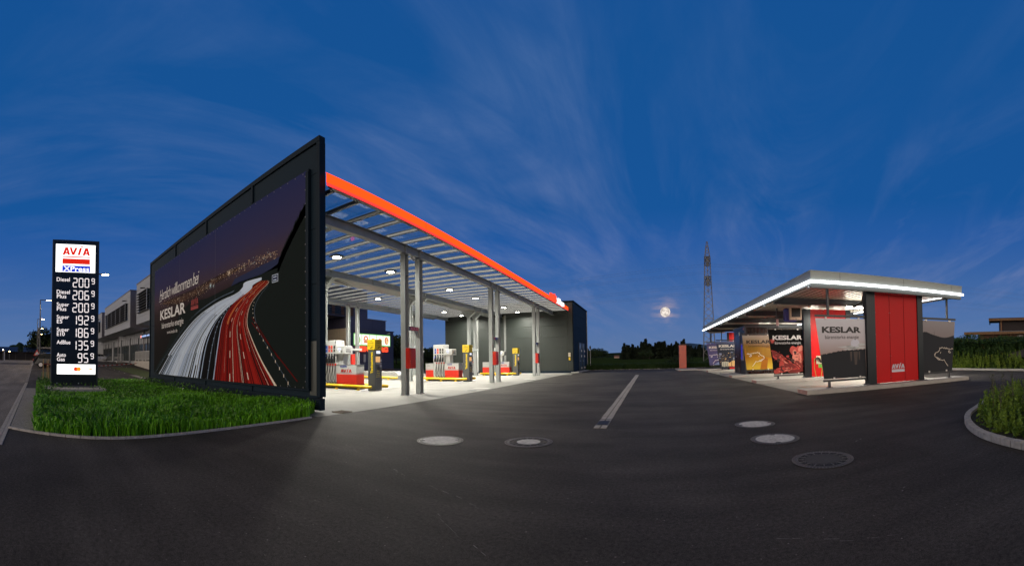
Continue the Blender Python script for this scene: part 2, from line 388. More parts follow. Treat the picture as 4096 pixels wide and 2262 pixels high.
def inside(P, poly):
    x, y = P[:, 0], P[:, 1]; r = np.zeros(len(P), bool); n = len(poly)
    for i in range(n):
        (x0, y0), (x1, y1) = poly[i], poly[(i+1) % n]
        c = ((y0 > y) != (y1 > y)); r ^= c & (x < (x1-x0)*(y-y0)/((y1-y0) if y1 != y0 else 1e-9)+x0)
    return r
def blades(name, P, h, mat, lean=.55, wid=.010, base=None):
    n = len(P); a = rng.uniform(0, 2*math.pi, n); hh = h*rng.uniform(.55, 1.15, n); l = rng.uniform(.1, lean, n)*hh
    d = np.stack([np.cos(a), np.sin(a), 0*a], 1); s = np.stack([-np.sin(a), np.cos(a), 0*a], 1)*(wid*rng.uniform(.6, 1.4, n))[:, None]
    B = np.concatenate([P, np.zeros((n, 1)) if base is None else base[:, None]], 1)
    z = np.array([0, 0, 1.])
    p1 = B+d*(l*.30)[:, None]+z*(hh*.55)[:, None]; p2 = B+d*(l*.72)[:, None]+z*(hh*.90)[:, None]; p3 = B+d*(l*1.15)[:, None]+z*(hh*(1.0-.25*(l/hh)))[:, None]
    V = np.stack([np.stack([B-s*.6, B+s*.6, p1+s, p1-s], 1), np.stack([p1-s, p1+s, p2+s*.75, p2-s*.75], 1), np.stack([p2-s*.75, p2+s*.75, p3+s*.06, p3-s*.06], 1)], 1).reshape(-1, 4, 3)
    return qmesh(name, V, mat)
GR = foliage_mat('grass_blade', (.034, .165, .004), (.19, .52, .016), 1.1, .45)
n = 150000
P = np.stack([rng.uniform(-28.5, -7.2, n), rng.uniform(-.1, 10.6, n)], 1)
dist = np.hypot(P[:, 0], P[:, 1]); keep = rng.random(n) < np.clip(12/dist, .3, 1)**1.3
P = P[keep & inside(P, plot)]
hgt = .17+.16*np.clip((np.sin(P[:, 0]*2.1+1)*np.sin(P[:, 1]*1.7)+np.sin(P[:, 0]*.9+P[:, 1]*1.3)+1.2)/2.6, 0, 1)+.12*np.clip((P[:, 0]+7.2)/-2.2, 0, 1)
hgt *= np.clip((P[:, 0]+18.5)/7, .38, 1)*np.where((P[:, 0] < -13) & (P[:, 1] < 3.4), .8, 1)
tag(blades('grass', P, hgt, GR, wid=.0115), 'lush green grass growing round the foot of the price sign', 'grass', kind='stuff')
# broad-leaved tufts among the grass
n = 9000; P = np.stack([rng.uniform(-26, -7.4, n), rng.uniform(0, 7.4, n)], 1); P = P[inside(P, plot)]
P = P[(np.sin(P[:, 0]*1.3)+np.sin(P[:, 1]*1.9+1)+rng.normal(0, .5, len(P))) > .5]
C = np.concatenate([P, rng.uniform(.1, .42, (len(P), 1))], 1)
tag(qmesh('clover', leaves(C, .055, 2.4, .8), foliage_mat('clover_leaf', (.03, .10, .012), (.10, .24, .03), 2)), 'broad leaves standing among the lush green grass', 'ground cover', kind='stuff')
# verge and lawn strips in front of the car park
st(sheet('verge_strip', frange(-45, -29.5, 6), [8.6, 10.2, 11.2], mk('dry_grass', (.06, .085, .02), .9, var=.4, scale=3, bump=.6, bscale=40), .03))
st(sheet('verge_strip', frange(-34, -26.8, 4), [.3, 1.3, 2.6], MATS['dry_grass'], .035))
st(sheet('path', frange(-33, -29.3, 2), [8.0, 8.55], CONC, .012))
mb = M()
for x in frange(-56, -36, 8): mb.box(x, x-1.5, 8.2, 8.3, hz(x, 8.2)-.02, hz(x, 8.2)+.012)
for x in frange(-62, -40, 8): mb.box(x, x-1.5, 10.6, 10.7, hz(x, 10.6)-.02, hz(x, 10.6)+.012)
st(mb.build('parking_marks', mk('road_paint', (.6, .6, .58), .6)))
# back edge of the forecourt: white gravel, tall grass
st(M().poly([(-7.5, 48.0, .012), (20, 47.6, .012), (20, 48.9, .012), (-7.5, 48.9, .012)]).build('gravel_edge', mk('white_gravel', (.34, .33, .32), .9, var=.8, scale=12, bump=1, bscale=14)))
n = 26000; P = np.stack([rng.uniform(-12, 20.5, n), 49+rng.power(.7, n)*4.2], 1)
TG = foliage_mat('tall_grass', (.012, .03, .006), (.035, .08, .016), .5)
tag(blades('tall_grass', P, .55+.3*rng.random(n), TG, .5, .02), 'dark strip of tall grass along the back edge of the forecourt', 'grass', kind='stuff')
# rubble edge by the dark building
mb = M()
for i in range(170):
    x, y, s = random.uniform(-7.5, 20), 47.9+random.random()*.8, random.uniform(.05, .13)
    v = [(x+s*random.uniform(.6, 1)*math.cos(k*1.26+i), y+s*random.uniform(.6, 1)*math.sin(k*1.26+i), 0) for k in range(5)]
    mb.prism(v, (random.uniform(-.02, .02), random.uniform(-.02, .02), s*.7))
tag(mb.build('edge_stones', mk('white_gravel', (.34, .33, .32), .9)), 'row of loose pale stones along the back edge of the asphalt', 'stones', kind='stuff')
SCUF = mk('scuffed_asphalt', (.22, .21, .195), .9, var=.5, scale=30)
random.seed(5); mb = M()
for (x0, y0, x1, y1, w) in ((-3.3, 4.3, -1.6, 3.6, .014), (-2.2, 3.4, -1.2, 2.7, .012), (-4.9, 5.0, -4.1, 4.6, .012), (3.3, 5.6, 3.5, 5.75, .05), (2.5, 3.3, 2.62, 3.36, .03), (1.0, 3.0, 1.9, 2.5, .01), (-4.0, 9.4, 0.5, 7.6, .012), (3.0, 10.6, 6.0, 8.2, .016)):
    d = Vector((x1-x0, y1-y0, 0)); n = max(3, int(d.length/.12)); q = Vector((-d.y, d.x, 0)).normalized()
    for i in range(n):
        if random.random() < .35: continue
        p = Vector((x0, y0, .005))+d*(i/n)+q*random.gauss(0, .02); e = p+d*(random.uniform(.4, 1.0)/n); ww = w*random.uniform(.3, 1); mb.poly([p-q*ww*.5, e-q*ww*.2, e+q*ww*.3, p+q*ww*.5])
st(mb.build('asphalt_scuffs', SCUF))
# ---------------------------------------------------------------- manholes, drain
IRON = mk('cast_iron', (.06, .058, .056), .55, .6, var=.35, scale=14, bump=.3, bscale=90); IRONL = mk('worn_iron', (.20, .19, .18), .5, .6, var=.3, scale=20)
LIDC = mk('lid_concrete', (.62, .61, .58), .85, var=.35, scale=14, bump=.5, bscale=60)
def manhole(label, c, style, rot=0):
    r0 = .435; t = thing('manhole_cover', label, 'manhole', (c[0], c[1], 0), 'manhole covers in the asphalt')
    mb = M(); mb.ring(c, .385, r0, .007, 64); mb.ring(c, .0, .40, .005, 64)
    for i in range(56):
        a = 2*math.pi*i/56; d = Vector((math.cos(a), math.sin(a), 0)); p = Vector((c[0], c[1], .0075))
        mb.bar(p+d*.392, p+d*.428, .018, .008, 1)
    mb.ring(c, .428, .436, .0125, 64, 1); mb.ring(c, .372, .384, .0115, 64, 1)
    mb.build('frame', [IRON, IRONL], t)
    mb = M()
    if style == 'plain':
        pts = []
        for i in range(96):
            a = 2*math.pi*i/96; q = abs(((a-rot) % math.pi)-math.pi/2); r = .345-(.06 if q > math.pi/2-.13 else 0)
            pts.append((c[0]+r*math.cos(a), c[1]+r*math.sin(a), .013))
        mb.poly(pts); mb.build('lid', LIDC, t)
        mb = M(); mb.ring(c, .348, .362, .011, 64)
        for s in (0, math.pi): mb.disc((c[0]+.318*math.cos(rot+s), c[1]+.318*math.sin(rot+s)), .022, .012, 16, 1)
        mb.build('rim', [IRONL, IRON], t)
    else:
        rin = .215 if style == 'rings' else .255
        mb.disc(c, rin, .013); mb.build('lid', LIDC if style == 'rings' else mk('lid_asphalt', (.07, .066, .062), .8, var=.3, scale=25, bump=.3), t)
        mb = M(); mb.ring(c, rin+.003, .36, .010, 64, 1)
        for i in range(16):
            a = 2*math.pi*i/16; d = Vector((math.cos(a), math.sin(a), 0)); p = Vector((c[0], c[1], .0135)); mb.bar(p+d*(rin+.004), p+d*.352, .010, .006)
            for k in range(3):
                b = a+.1+.09*k; mb.disc((c[0]+(.28+.02*(k % 2))*math.cos(b), c[1]+(.28+.02*(k % 2))*math.sin(b)), .008, .0118, 8)
        mb.ring(c, .352, .362, .013, 64); mb.build('vent_ring', [IRONL, mk('black_gap', (.012, .012, .012), .8)], t)
manhole('pale concrete manhole cover with side notches, nearest the pump pad', (-3.72, 6.28), 'plain', .55)
manhole('manhole cover with a small concrete centre inside dark ribbed rings', (-2.14, 6.73), 'rings')
manhole('farthest of the three manhole covers before the wash bays, pale concrete', (2.27, 8.04), 'plain', .1)
manhole('pale concrete manhole cover with notches at front and back, in the middle of three', (2.20, 6.51), 'plain', 1.4)
manhole('dark manhole cover with an asphalt centre and slotted vent ring', (2.36, 4.92), 'vents')
t = thing('drain_channel', 'long pale drain channel with a dark slot running through the asphalt', 'drain', (-1.03, 8.3, 0))
mb = M(); y = 8.26
while y < 33.4:
    d = 1.0 if y > 9.4 else .57; yy = min(33.5, y+d)
    o = random.uniform(-.012, .012); q = random.uniform(-.012, .012); f = (y-8.26)/25*.2; f2 = (yy-8.26)/25*.2
    mb.prism([(-1.17+o+f, y+.012, 0), (-1.05+f, y+.012, 0), (-1.05+f2, yy-.012, 0), (-1.17+q+f2, yy-.012, 0)], (0, 0, .010))
    mb.prism([(-1.02+f, y+.012, 0), (-.89+q+f, y+.012, 0), (-.89+o+f2, yy-.012, 0), (-1.02+f2, yy-.012, 0)], (0, 0, .010)); y = yy
mb.build('channel_stone', mk('channel_concrete', (.33, .315, .30), .85, var=.25, scale=5, bump=.3), t)
mb = M().prism([(-1.05, 9.4, 0), (-1.02, 9.4, 0), (-.82, 33.4, 0), (-.85, 33.4, 0)], (0, 0, .004))
y = 9.45
while y < 33: mb.box(-1.05+(y-8.26)/125, -1.02+(y-8.26)/125, y, y+.05, .004, .009, 1); y += .16
mb.build('slot', [MATS['black_gap'], MATS['channel_concrete']], t)
mb = M().box(-1.16, -.90, 8.62, 9.2, .010, .016)
for i in range(8): mb.box(-1.13+i*.028, -1.12+i*.028, 8.65, 9.17, .016, .021)
for y in (9.4, 14.4, 19.4, 24.4): mb.box(-1.17+(y-8.26)/125, -.89+(y-8.26)/125, y-.03, y+.03, .010, .0125)
mb.build('sump_grate', IRON, t)
# ================================================================ far land
def azp(az, D): return D*math.sin(az), D*math.cos(az)
def ridge(name, pts, D, mat, depth=.25):
    mb = M(); n = len(pts); vs = []
    for az, h in pts:
        for k, (q, z) in enumerate(((1, -6), (1+depth*.45, h*.72), (1+depth, h), (1+2*depth, -6))):
            x, y = azp(az, D*q); vs.append((x, y, z+(random.uniform(-.02, .02)*h if 0 < k < 3 else 0)))
    mb.add(vs, [(i*4+k, i*4+k+1, i*4+k+5, i*4+k+4) for i in range(n-1) for k in range(3)])
    return st(mb.build(name, mat, smooth=True))
HILLM = mk('wooded_hill', (.020, .036, .024), .95, spec=0, var=.3, scale=.02); MTN = mk('hazed_mountain', (.06, .12, .20), .95, spec=0, var=.1, scale=.001)  # mountain's base colour has the blue of distant haze put in
def prof(a0, a1, n, f): return [(a0+(a1-a0)*i/n, f(a0+(a1-a0)*i/n)) for i in range(n+1)]
ridge('far_ridge', prof(-1.1, .35, 90, lambda a: 26+5*math.sin(a*21)+2.5*math.sin(a*57)+1.5*math.sin(a*150)), 1300, HILLM)
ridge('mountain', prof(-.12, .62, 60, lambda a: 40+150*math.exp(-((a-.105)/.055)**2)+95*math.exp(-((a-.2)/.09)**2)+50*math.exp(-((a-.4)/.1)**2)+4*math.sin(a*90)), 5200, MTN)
ridge('wooded_hill', prof(-1.80, -1.35, 60, lambda a: 6+17*math.exp(-((a+1.625)/.035)**2)+14*math.exp(-((a+1.70)/.03)**2)+13*math.exp(-((a+1.55)/.06)**2)+1.2*math.sin(a*240)+.8*math.sin(a*530)), 480, HILLM)
CONI = foliage_mat('conifer_needles', (.006, .011, .006), (.016, .028, .013), .3, .8); DECI = foliage_mat('dark_leaves', (.010, .022, .008), (.03, .055, .018), .5, .7); BARK = mk('bark', (.03, .025, .02), .9)
def conifer(h, r, n):
    t = thing('conifer', 'x', 'tree')
    M().tube([(0, 0, -.3), (0, 0, h*.5), (0, 0, h*.97)], [h*.018, h*.012, .02], 6).build('trunk', BARK, t)
    u = rng.random(n)**.8; z = h*(.06+.94*u); rad = r*(1-u)**.85*(.55+.45*(np.sin(u*h*2.3)*.5+.5))*rng.random(n)**.4; a = rng.uniform(0, 2*math.pi, n)
    rad *= 1+.2*np.sin(3*a+h)
    qmesh('crown', leaves(np.stack([rad*np.cos(a), rad*np.sin(a), z-rad*.25], 1), h*.062, 2.0, -.2), CONI, t); return t
def broadleaf(h, r, n, seed=0, mat=None, leaf=.05, trunk=.25):
    t = thing('broadleaf_tree', 'x', 'tree'); rs = np.random.default_rng(seed)
    mb = M().tube([(0, 0, -.3), (.02*h, 0, h*.25), (0, .02*h, h*.6)], [h*.03, h*.022, h*.01], 7)
    K = rs.normal(size=(14, 3))*np.array([r*.5, r*.5, h*.19])+np.array([0, 0, h*(trunk+.36)])
    for k in K[:6]: mb.tube([(0, 0, h*.28), tuple(k*np.array([.5, .5, .8])), tuple(k)], [h*.012, h*.008, h*.003], 5)
    mb.build('trunk', BARK, t)
    c = K[rs.integers(0, 14, n)]; d = rs.normal(size=(n, 3)); d /= np.linalg.norm(d, axis=1)[:, None]
    C = c+d*(rs.random(n)**.45)[:, None]*np.array([r*.5, r*.5, h*.17])
    qmesh('crown', leaves(C, h*leaf, 1.6, .3), mat or DECI, t); return t
def place(t, x, y, label, group=None, rz=None, z=None):
    t.location = (x, y, hz(x, y)-.05 if z is None else z); t.rotation_euler = (0, 0, random.uniform(0, 6.28) if rz is None else rz)
    t['label'] = label
    if group: t['group'] = group
    return t
protoC = [conifer(9.5, 2.1, 900), conifer(8.2, 1.9, 800), conifer(10.5, 2.2, 1000), conifer(7.0, 1.8, 700)]
used = set(); G = 'dark spruces in the wood across the field'
def tree(protos, i, *a, **k):
    p = protos[i % len(protos)]
    t = p if id(p) not in used else copy_tree(p); used.add(id(p)); return place(t, *a, **k)
i = 0
for px_ in range(2490, 2742, 4):
    D = 222+random.uniform(0, 26); az = (px_+random.uniform(-2, 2)-2586)/1550
    q = tree(protoC, random.randrange(4), *azp(az, D), 'dark spruce in the dense wood across the field behind the forecourt', G); w = random.uniform(1.15, 1.6); q.scale = (w, w, random.uniform(.85, 1.12))
for px_ in range(2748, 2822, 6): tree(protoC, random.randrange(4), *azp((px_+random.uniform(-2, 2)-2586)/1550, 300+random.uniform(0, 30)), 'dark spruce beyond the red cabinet, in the lower wood beside the lattice mast', 'dark spruces right of the red cabinet')
dd = broadleaf(7.5, 3.4, 1500, 3)
for k, px_ in enumerate(range(2346, 2416, 9)):
    t = dd if k == 0 else copy_tree(dd); place(t, *azp((px_-2586)/1550, 285+8*(k % 3)), 'dark round-topped tree in the low clump beside the dark building corner', 'dark trees beyond the corner of the dark building')
for k, (px_, D, l) in enumerate(((2572, 205, 'left of two small pale trees before the dark spruces'), (2598, 203, 'right of two small pale trees before the dark spruces'), (2430, 330, 'lone round tree in the open field between the two woods'))):
    t = copy_tree(dd); t.scale = (.62,)*3; place(t, *azp((px_-2586)/1550, D), l)
bush = broadleaf(2.6, 2.0, 1300, 5, trunk=.05)
place(bush, *azp((2700-2586)/1550, 53), 'dark bush in the tall grass left of the red cabinet')
t = thing('farmhouse', 'tiny pale farmhouse far out in the field between the two woods', 'house', (*azp((2466-2586)/1550, 560), 0)); x, y = t.location[:2]; z = hz(x, y)
M().box(x-3.6, x+3.6, y, y+5, z-.3, z+2.4).build('wall', mk('far_wall', (.30, .2, .17), .9), t)
M().prism([(x-4, y-.4, z+2.4), (x-4, y+5.4, z+2.4), (x-4, y+2.5, z+4.3)], (8, 0, 0)).build('roof', mk('far_roof', (.10, .05, .04), .9), t)
# trees left, behind the solar barn; trees beyond the bakery
lt = [broadleaf(9.6, 4.2, 2600, 11), broadleaf(8.6, 3.6, 2300, 12)]
for k, (x, y, l) in enumerate(((-114, .2, 'tall dark tree behind the solar barn, left of the price sign'), (-116, 3.2, 'wide dark tree behind the solar barn, next to the price sign edge'), (-113, 5.6, 'dark tree behind the solar barn, mostly behind the price sign'), (-118, -1.9, 'lower dark tree at the end of the solar barn roof'))):
    t = lt[k % 2] if k < 2 else copy_tree(lt[k % 2]); place(t, x, y, l); t.scale = (1, 1, 1) if k < 3 else (.7, .7, .7)
for k, (az, D, s) in enumerate(((-.645, 88, .75), (-.60, 92, .62), (-.665, 80, .7), (-.575, 95, .6), (-.62, 84, .66), (-.555, 98, .58))):
    t = copy_tree(lt[k % 2]); t.scale = (s, s, s); place(t, *azp(az, D), 'dark tree beyond the bakery, seen between the canopy columns', 'dark trees between bakery and dark building', z=0)
# lattice mast with end-on cross arms and wires
STEEL = mk('mast_steel', (.17, .17, .165), .5, .6, var=.2)
t = thing('power_mast', 'tall lattice power mast rising behind the wash bays', 'mast', (17.8, 108.5, 0)); ux, uy = Vector((.986, -.164, 0)), Vector((.164, .986, 0)); c0 = Vector((17.8, 108.5, 0))
mb = M(); wd = lambda z: lin(z, [(0, 1.75), (22, .98), (29, .8), (34, .12)])
cor = lambda z, i: c0+ux*wd(z)*(1, 1, -1, -1)[i]+uy*wd(z)*(1, -1, -1, 1)[i]+Vector((0, 0, z))
for i in range(4): mb.tube([cor(z, i) for z in (0, 11, 22, 29, 34)], .11, 5)
zs = [0]; 
while zs[-1] < 33: zs.append(min(34, zs[-1]+max(.9, 1.5*wd(zs[-1]))))
for a, b in zip(zs, zs[1:]):
    for i in range(4): mb.bar(cor(a, i), cor(b, (i+1) % 4), .07); mb.bar(cor(a, (i+1) % 4), cor(b, i), .07)
for z in (5.5, 12, 22, 23.5, 28, 29.4):
    for i in range(4): mb.bar(cor(z, i), cor(z, (i+1) % 4), .09)
mb.build('lattice', STEEL, t)
for za, ln in ((28.6, 6), (23, 7.5)):
    mb = M()
    for s in (1, -1):
        tip = c0+uy*s*ln+Vector((0, 0, za-.3))
        for sx_ in (1, -1):
            for zz in (0, -2.0): mb.bar(c0+uy*s*.9+ux*sx_*.95+Vector((0, 0, za+.9+zz)), tip, .10)
            for k in range(1, 9):
                f = k/9; a = (c0+uy*s*.9+ux*sx_*.95+Vector((0, 0, za+.9))).lerp(tip, f); b = (c0+uy*s*.9+ux*-sx_*.95+Vector((0, 0, za-1.1))).lerp(tip, f); mb.bar(a, b, .07); mb.bar(a, (c0+uy*s*.9+ux*-sx_*.95+Vector((0, 0, za+.9))).lerp(tip, f), .07)
        for k in (.55, .98): p = (c0+Vector((0, 0, za-.3))).lerp(tip, k); mb.tube([p, p-Vector((0, 0, 2.4))], [.09, .09], 6)
    mb.build('cross_arm', STEEL, t)
WIRE = mk('wire', (.09, .11, .15), .6, var=0)
k = 0
for za, ln in ((26.2, 6), (20.6, 7.5)):
    for s in (1, -1):
        for f in (.55, .98):
            p = c0+uy*s*ln*f; mb = M()
            for sd in (1, -1):
                q = [p+ux*sd*280*u+Vector((0, 0, za+1.5*u-11*4*u*(1-u)*.45)) for u in frange(0, 1, 14)]; mb.tube(q, .013, 4)
            tag(mb.build('power_line', WIRE), 'thin power line strung from the lattice mast across the sky', 'wire', 'power lines on the lattice mast'); k += 1
# moon
me = M(); 
vs = []; n1, n2 = 24, 48
for i in range(n1+1):
    for j in range(n2): a, b = math.pi*i/n1, 2*math.pi*j/n2; vs.append((math.sin(a)*math.cos(b)*19.3, math.sin(a)*math.sin(b)*19.3, math.cos(a)*19.3))
me.add([(x+76.05, y+1498.07, z+175.5) for x, y, z in vs], [(i*n2+j, i*n2+(j+1) % n2, (i+1)*n2+(j+1) % n2, (i+1)*n2+j) for i in range(n1) for j in range(n2)], 0, True)
mm = mke('moonlight', (1, .93, .86), 1.0); t_ = mm.node_tree; e = t_.nodes['Emission']; co = t_.nodes.new('ShaderNodeTexCoord'); no = t_.nodes.new('ShaderNodeTexNoise')
no.inputs['Scale'].default_value = .085; no.inputs['Detail'].default_value = 5; no.inputs['Roughness'].default_value = .6
t_.links.new(co.outputs['Object'], no.inputs['Vector']); r = t_.nodes.new('ShaderNodeValToRGB'); r.color_ramp.elements[0].position = .42; r.color_ramp.elements[1].position = .58
r.color_ramp.elements[0].color = (.52, .45, .42, 1); r.color_ramp.elements[1].color = (1.0, .90, .80, 1); t_.links.new(no.outputs[0], r.inputs[0]); t_.links.new(r.outputs[0], e.inputs[0])
tag(me.build('moon', mm), 'full moon low in the sky beside the lattice mast', 'moon')
# ================================================================ billboard wall
DARK = mk('anthracite_cladding', (.008, .020, .034), .6, .0, spec=.12, var=.10, scale=.8); DARK2 = mk('anthracite_trim', (.007, .016, .027), .55, .0, spec=.12, var=.08)
SEAM = mk('seam', (.010, .011, .012), .8, var=0); WHITE = mk('print_white', (.80, .80, .82), .6, var=0)
t = thing('billboard_wall', 'tall anthracite wall carrying the huge night motorway banner', 'billboard', (-16.8, 7.6, 0))
mb = M()
zz = [.5, 2.15, 3.8, 5.45, 7.1]
mb.box(-25.1, -8.48, 7.56, 7.67, .1, 8.02, 1)
for a, b in zip([.42]+zz[1:], zz[1:]+[7.98]):
    for x0, x1 in zip([-25.08, -20.25, -16.15, -12.1], [-20.25, -16.15, -12.1, -8.5]): mb.box(x0+.012, x1-.012, 7.50, 7.57, a+.008, b-.008)
mb.build('wall_panel', [DARK, SEAM], t)
mb = M().box(-25.17, -8.36, 7.44, 7.68, 7.98, 8.15); mb.box(-8.50, -8.35, 7.44, 7.68, .46, 7.98); mb.box(-25.17, -25.08, 7.44, 7.68, .1, 7.98); mb.box(-25.17, -8.37, 7.46, 7.66, .08, .42)
for x in (-20.25, -16.15, -12.1): mb.box(x-.05, x+.05, 7.43, 7.5, 7.35, 7.98)
for x in (-20.25, -16.15, -12.1): mb.box(x-.02, x+.02, 7.45, 7.5, .1, .62)
mb.build('wall_frame', DARK2, t, bev=.012)
mb = M().box(-8.85, -8.55, 7.485, 7.5, .5, 2.1)
mb.build('perforated_panel', mk('perforated', (.09, .10, .10), .4, .6, var=.2, scale=60), t)
mb = M().box(-23.95, -8.80, 7.40, 7.50, .62, .70); mb.box(-23.95, -8.80, 7.40, 7.50, 7.22, 7.30); mb.box(-23.95, -23.86, 7.40, 7.5, .7, 7.22); mb.box(-8.93, -8.80, 7.38, 7.50, .70, 7.22)
mb.build('banner_frame', DARK2, t, bev=.008)
def gradient_mat(name, stops, axis=2, lo=0, hi=1, rough=.55, nz=.04):
    m = mk(name, (.5, .5, .5), rough+.3, var=0, spec=.08); tt = m.node_tree; b = tt.nodes['Principled BSDF']
    co = tt.nodes.new('ShaderNodeTexCoord'); sp = tt.nodes.new('ShaderNodeSeparateXYZ'); tt.links.new(co.outputs['Object'], sp.inputs[0])
    n = tt.nodes.new('ShaderNodeTexNoise'); n.inputs['Scale'].default_value = 1.2; n.inputs['Detail'].default_value = 5; tt.links.new(co.outputs['Object'], n.inputs['Vector'])
    mr = tt.nodes.new('ShaderNodeMapRange'); mr.inputs[1].default_value = lo; mr.inputs[2].default_value = hi; tt.links.new(sp.outputs[axis], mr.inputs[0])
    ad = tt.nodes.new('ShaderNodeMath'); ad.operation = 'MULTIPLY_ADD'; ad.inputs[1].default_value = nz*2; tt.links.new(n.outputs[0], ad.inputs[0]); 
    sb = tt.nodes.new('ShaderNodeMath'); sb.operation = 'SUBTRACT'; sb.inputs[1].default_value = nz; tt.links.new(mr.outputs[0], sb.inputs[0]); tt.links.new(sb.outputs[0], ad.inputs[2])
    r = tt.nodes.new('ShaderNodeValToRGB'); e = r.color_ramp.elements
    while len(e) < len(stops): e.new(.5)
    for x, (p, c) in zip(e, stops): x.position = p; x.color = (*c, 1)
    tt.links.new(ad.outputs[0], r.inputs[0]); tt.links.new(r.outputs[0], b.inputs['Base Color']); return m
SKYP = gradient_mat('print_dusk', [(0, (.009, .010, .010)), (.38, (.016, .014, .015)), (.56, (.035, .024, .028)), (.66, (.072, .048, .068)), (.78, (.046, .042, .110)), (1, (.026, .034, .120))], 2, .7, 7.3)
bn = M().poly([(-23.88, 7.395, .68), (-8.90, 7.395, .68), (-8.90, 7.395, 7.26), (-23.88, 7.395, 7.26)]).build('banner', SKYP, t)
YB = 7.39
def P(x, z, k=0): return (x, YB-.0025*k, z)
def cr(pts, n):                                                          # Catmull-Rom through points
    p = [np.array(q, float) for q in pts]; p = [2*p[0]-p[1]]+p+[2*p[-1]-p[-2]]; o = []
    for i in range(1, len(p)-2):
        for j in range(n): s = j/n; o.append(.5*((2*p[i])+(-p[i-1]+p[i+1])*s+(2*p[i-1]-5*p[i]+4*p[i+1]-p[i+2])*s*s+(-p[i-1]+3*p[i]-3*p[i+1]+p[i+2])*s**3))
    return np.array(o+[p[-2]])
WLp = cr([(-23.13, .70), (-20.45, 2.18), (-17.45, 3.45), (-15.11, 3.97), (-13.23, 4.15), (-12.66, 4.3), (-12.46, 4.47), (-11.34, 4.45)], 8)
WRp = cr([(-16.76, .70), (-16.07, 2.26), (-15.1, 3.14), (-13.93, 3.65), (-13.06, 3.87), (-12.05, 4.13), (-11.9, 4.27), (-11.33, 4.36)], 8)
RLp = cr([(-15.07, .70), (-14.68, 2.12), (-14.3, 3.16), (-13.57, 3.69), (-12.58, 4.05), (-11.9, 4.22), (-11.55, 4.31), (-11.27, 4.32)], 8)
RRp = cr([(-10.4, .70), (-11.26, 1.5), (-11.96, 2.34), (-12.29, 2.91), (-12.12, 3.51), (-11.54, 3.9), (-10.9, 4.17), (-10.94, 4.27)], 8)
def trail(mb, A_, B_, s, w, m, k, i0=0, i1=None, dash=None):
    n = len(A_) if i1 is None else i1; q = []
    for i in range(i0, n):
        for e in (s, s+w): c = A_[i]+(B_[i]-A_[i])*min(1, max(0, e)); q.append(P(c[0], c[1], k))
    for j in range(len(q)//2-1):
        if dash and j % dash[0] >= dash[1]: continue
        mb.poly([q[2*j], q[2*j+1], q[2*j+3], q[2*j+2]], m)
pm = [mk('print_'+n, c, .85, var=0, spec=.08) for n, c in (('ice', (.66, .80, 1.0)), ('blue', (.40, .53, .76)), ('steel', (.16, .22, .32)), ('black', (.007, .007, .008)), ('red', (.36, .018, .014)), ('darkred', (.11, .006, .006)), ('orange', (.75, .30, .10)), ('pale', (.80, .72, .62)), ('hill', (.011, .017, .017)), ('town', (.95, .75, .5)), ('road', (.02, .02, .021)), ('navy', (.03, .04, .10)), ('midred', (.20, .010, .009)))]
ICE, BLU, STL, BLK, RED, DRD, ORG, PAL, HIL, TWN, RDM, NVY, MRD = range(13)
mb = M()
# wooded slope and valley floor
mb.poly([P(*p, 1) for p in [(-8.92, 6.3), (-9.0, 6.2), (-9.18, 6.1), (-9.3, 5.85), (-9.55, 5.6), (-9.69, 5.5), (-9.85, 5.2), (-10.03, 4.98), (-10.4, 4.72), (-10.75, 4.64), (-11.4, 4.56), (-12.9, 4.56), (-14, 4.48), (-15.8, 4.35), (-17.9, 4.42), (-19.3, 4.05), (-21.5, 2.2), (-23.86, .9), (-23.86, .69), (-8.92, .69)]], HIL)
for i in range(80):                                                      # jagged tree line on the slope
    u = i/80; x = -10.4+1.45*u; z = 4.72+1.55*u**.85; mb.poly([P(x, z-.25, 1), P(x+.12, z-.25, 1), P(x+.06, z+random.uniform(.02, .16), 1)], HIL)
mb.poly([P(*p, 1) for p in [(-13.3, 4.75), (-10.2, 4.95), (-10.3, 4.6), (-13.6, 4.5)]], NVY)
# verges and hard shoulders
for A_, B_, m in ((WRp, RLp, BLK),): trail(mb, A_, B_, 0, 1, m, 2)
trail(mb, WLp, WRp, 0, 1, RDM, 2); trail(mb, WLp, WRp, .10, .66, STL, 2.3); trail(mb, WLp, WRp, .14, .5, BLU, 2.4, 12); trail(mb, RLp, RRp, 0, 1, DRD, 2); trail(mb, RLp, RRp, .12, .80, MRD, 2.4); trail(mb, RLp, RRp, .0, .07, BLK, 2.5, 0, 34)
for i in range(190):
    s = random.betavariate(1.5, 1.6); w = random.choice([.004, .006, .01, .015, .022]); m = random.choices([ICE, BLU, STL, BLK], [6, 2.6, 1.2, 1.5])[0]
    i0 = random.choice([0, 0, 0, random.randrange(0, 20)]); i1 = len(WLp) if random.random() < .6 else random.randrange(30, len(WLp))
    if m in (BLK, STL): s = random.random()*.95; w *= .6; i1 = random.randrange(14, 34)
    trail(mb, WLp, WRp, s, w, m, 3+i*.02, i0, i1)
for s in frange(.03, .97, 15): trail(mb, WLp, WRp, s, .05, ICE, 6, 20)
for s in frange(.0, .95, 9): trail(mb, WLp, WRp, s, .04, ICE, 5.8, 6, 30)
trail(mb, WLp, WRp, 0.0, 1, ICE, 7, 36)
for i in range(190):
    s = random.random(); w = random.choice([.003, .005, .008, .014, .018]); m = random.choices([RED, DRD, ORG, PAL, BLK], [6, 4, .9, .25, 1.2])[0]
    i1 = len(RLp); i0 = random.choice([0, 0, 0, random.randrange(0, 26)])
    if m == PAL: w = .005
    if m == ORG: i0 = max(i0, 16); w *= .7
    trail(mb, RLp, RRp, s, w, m, 3+i*.02, i0, i1)
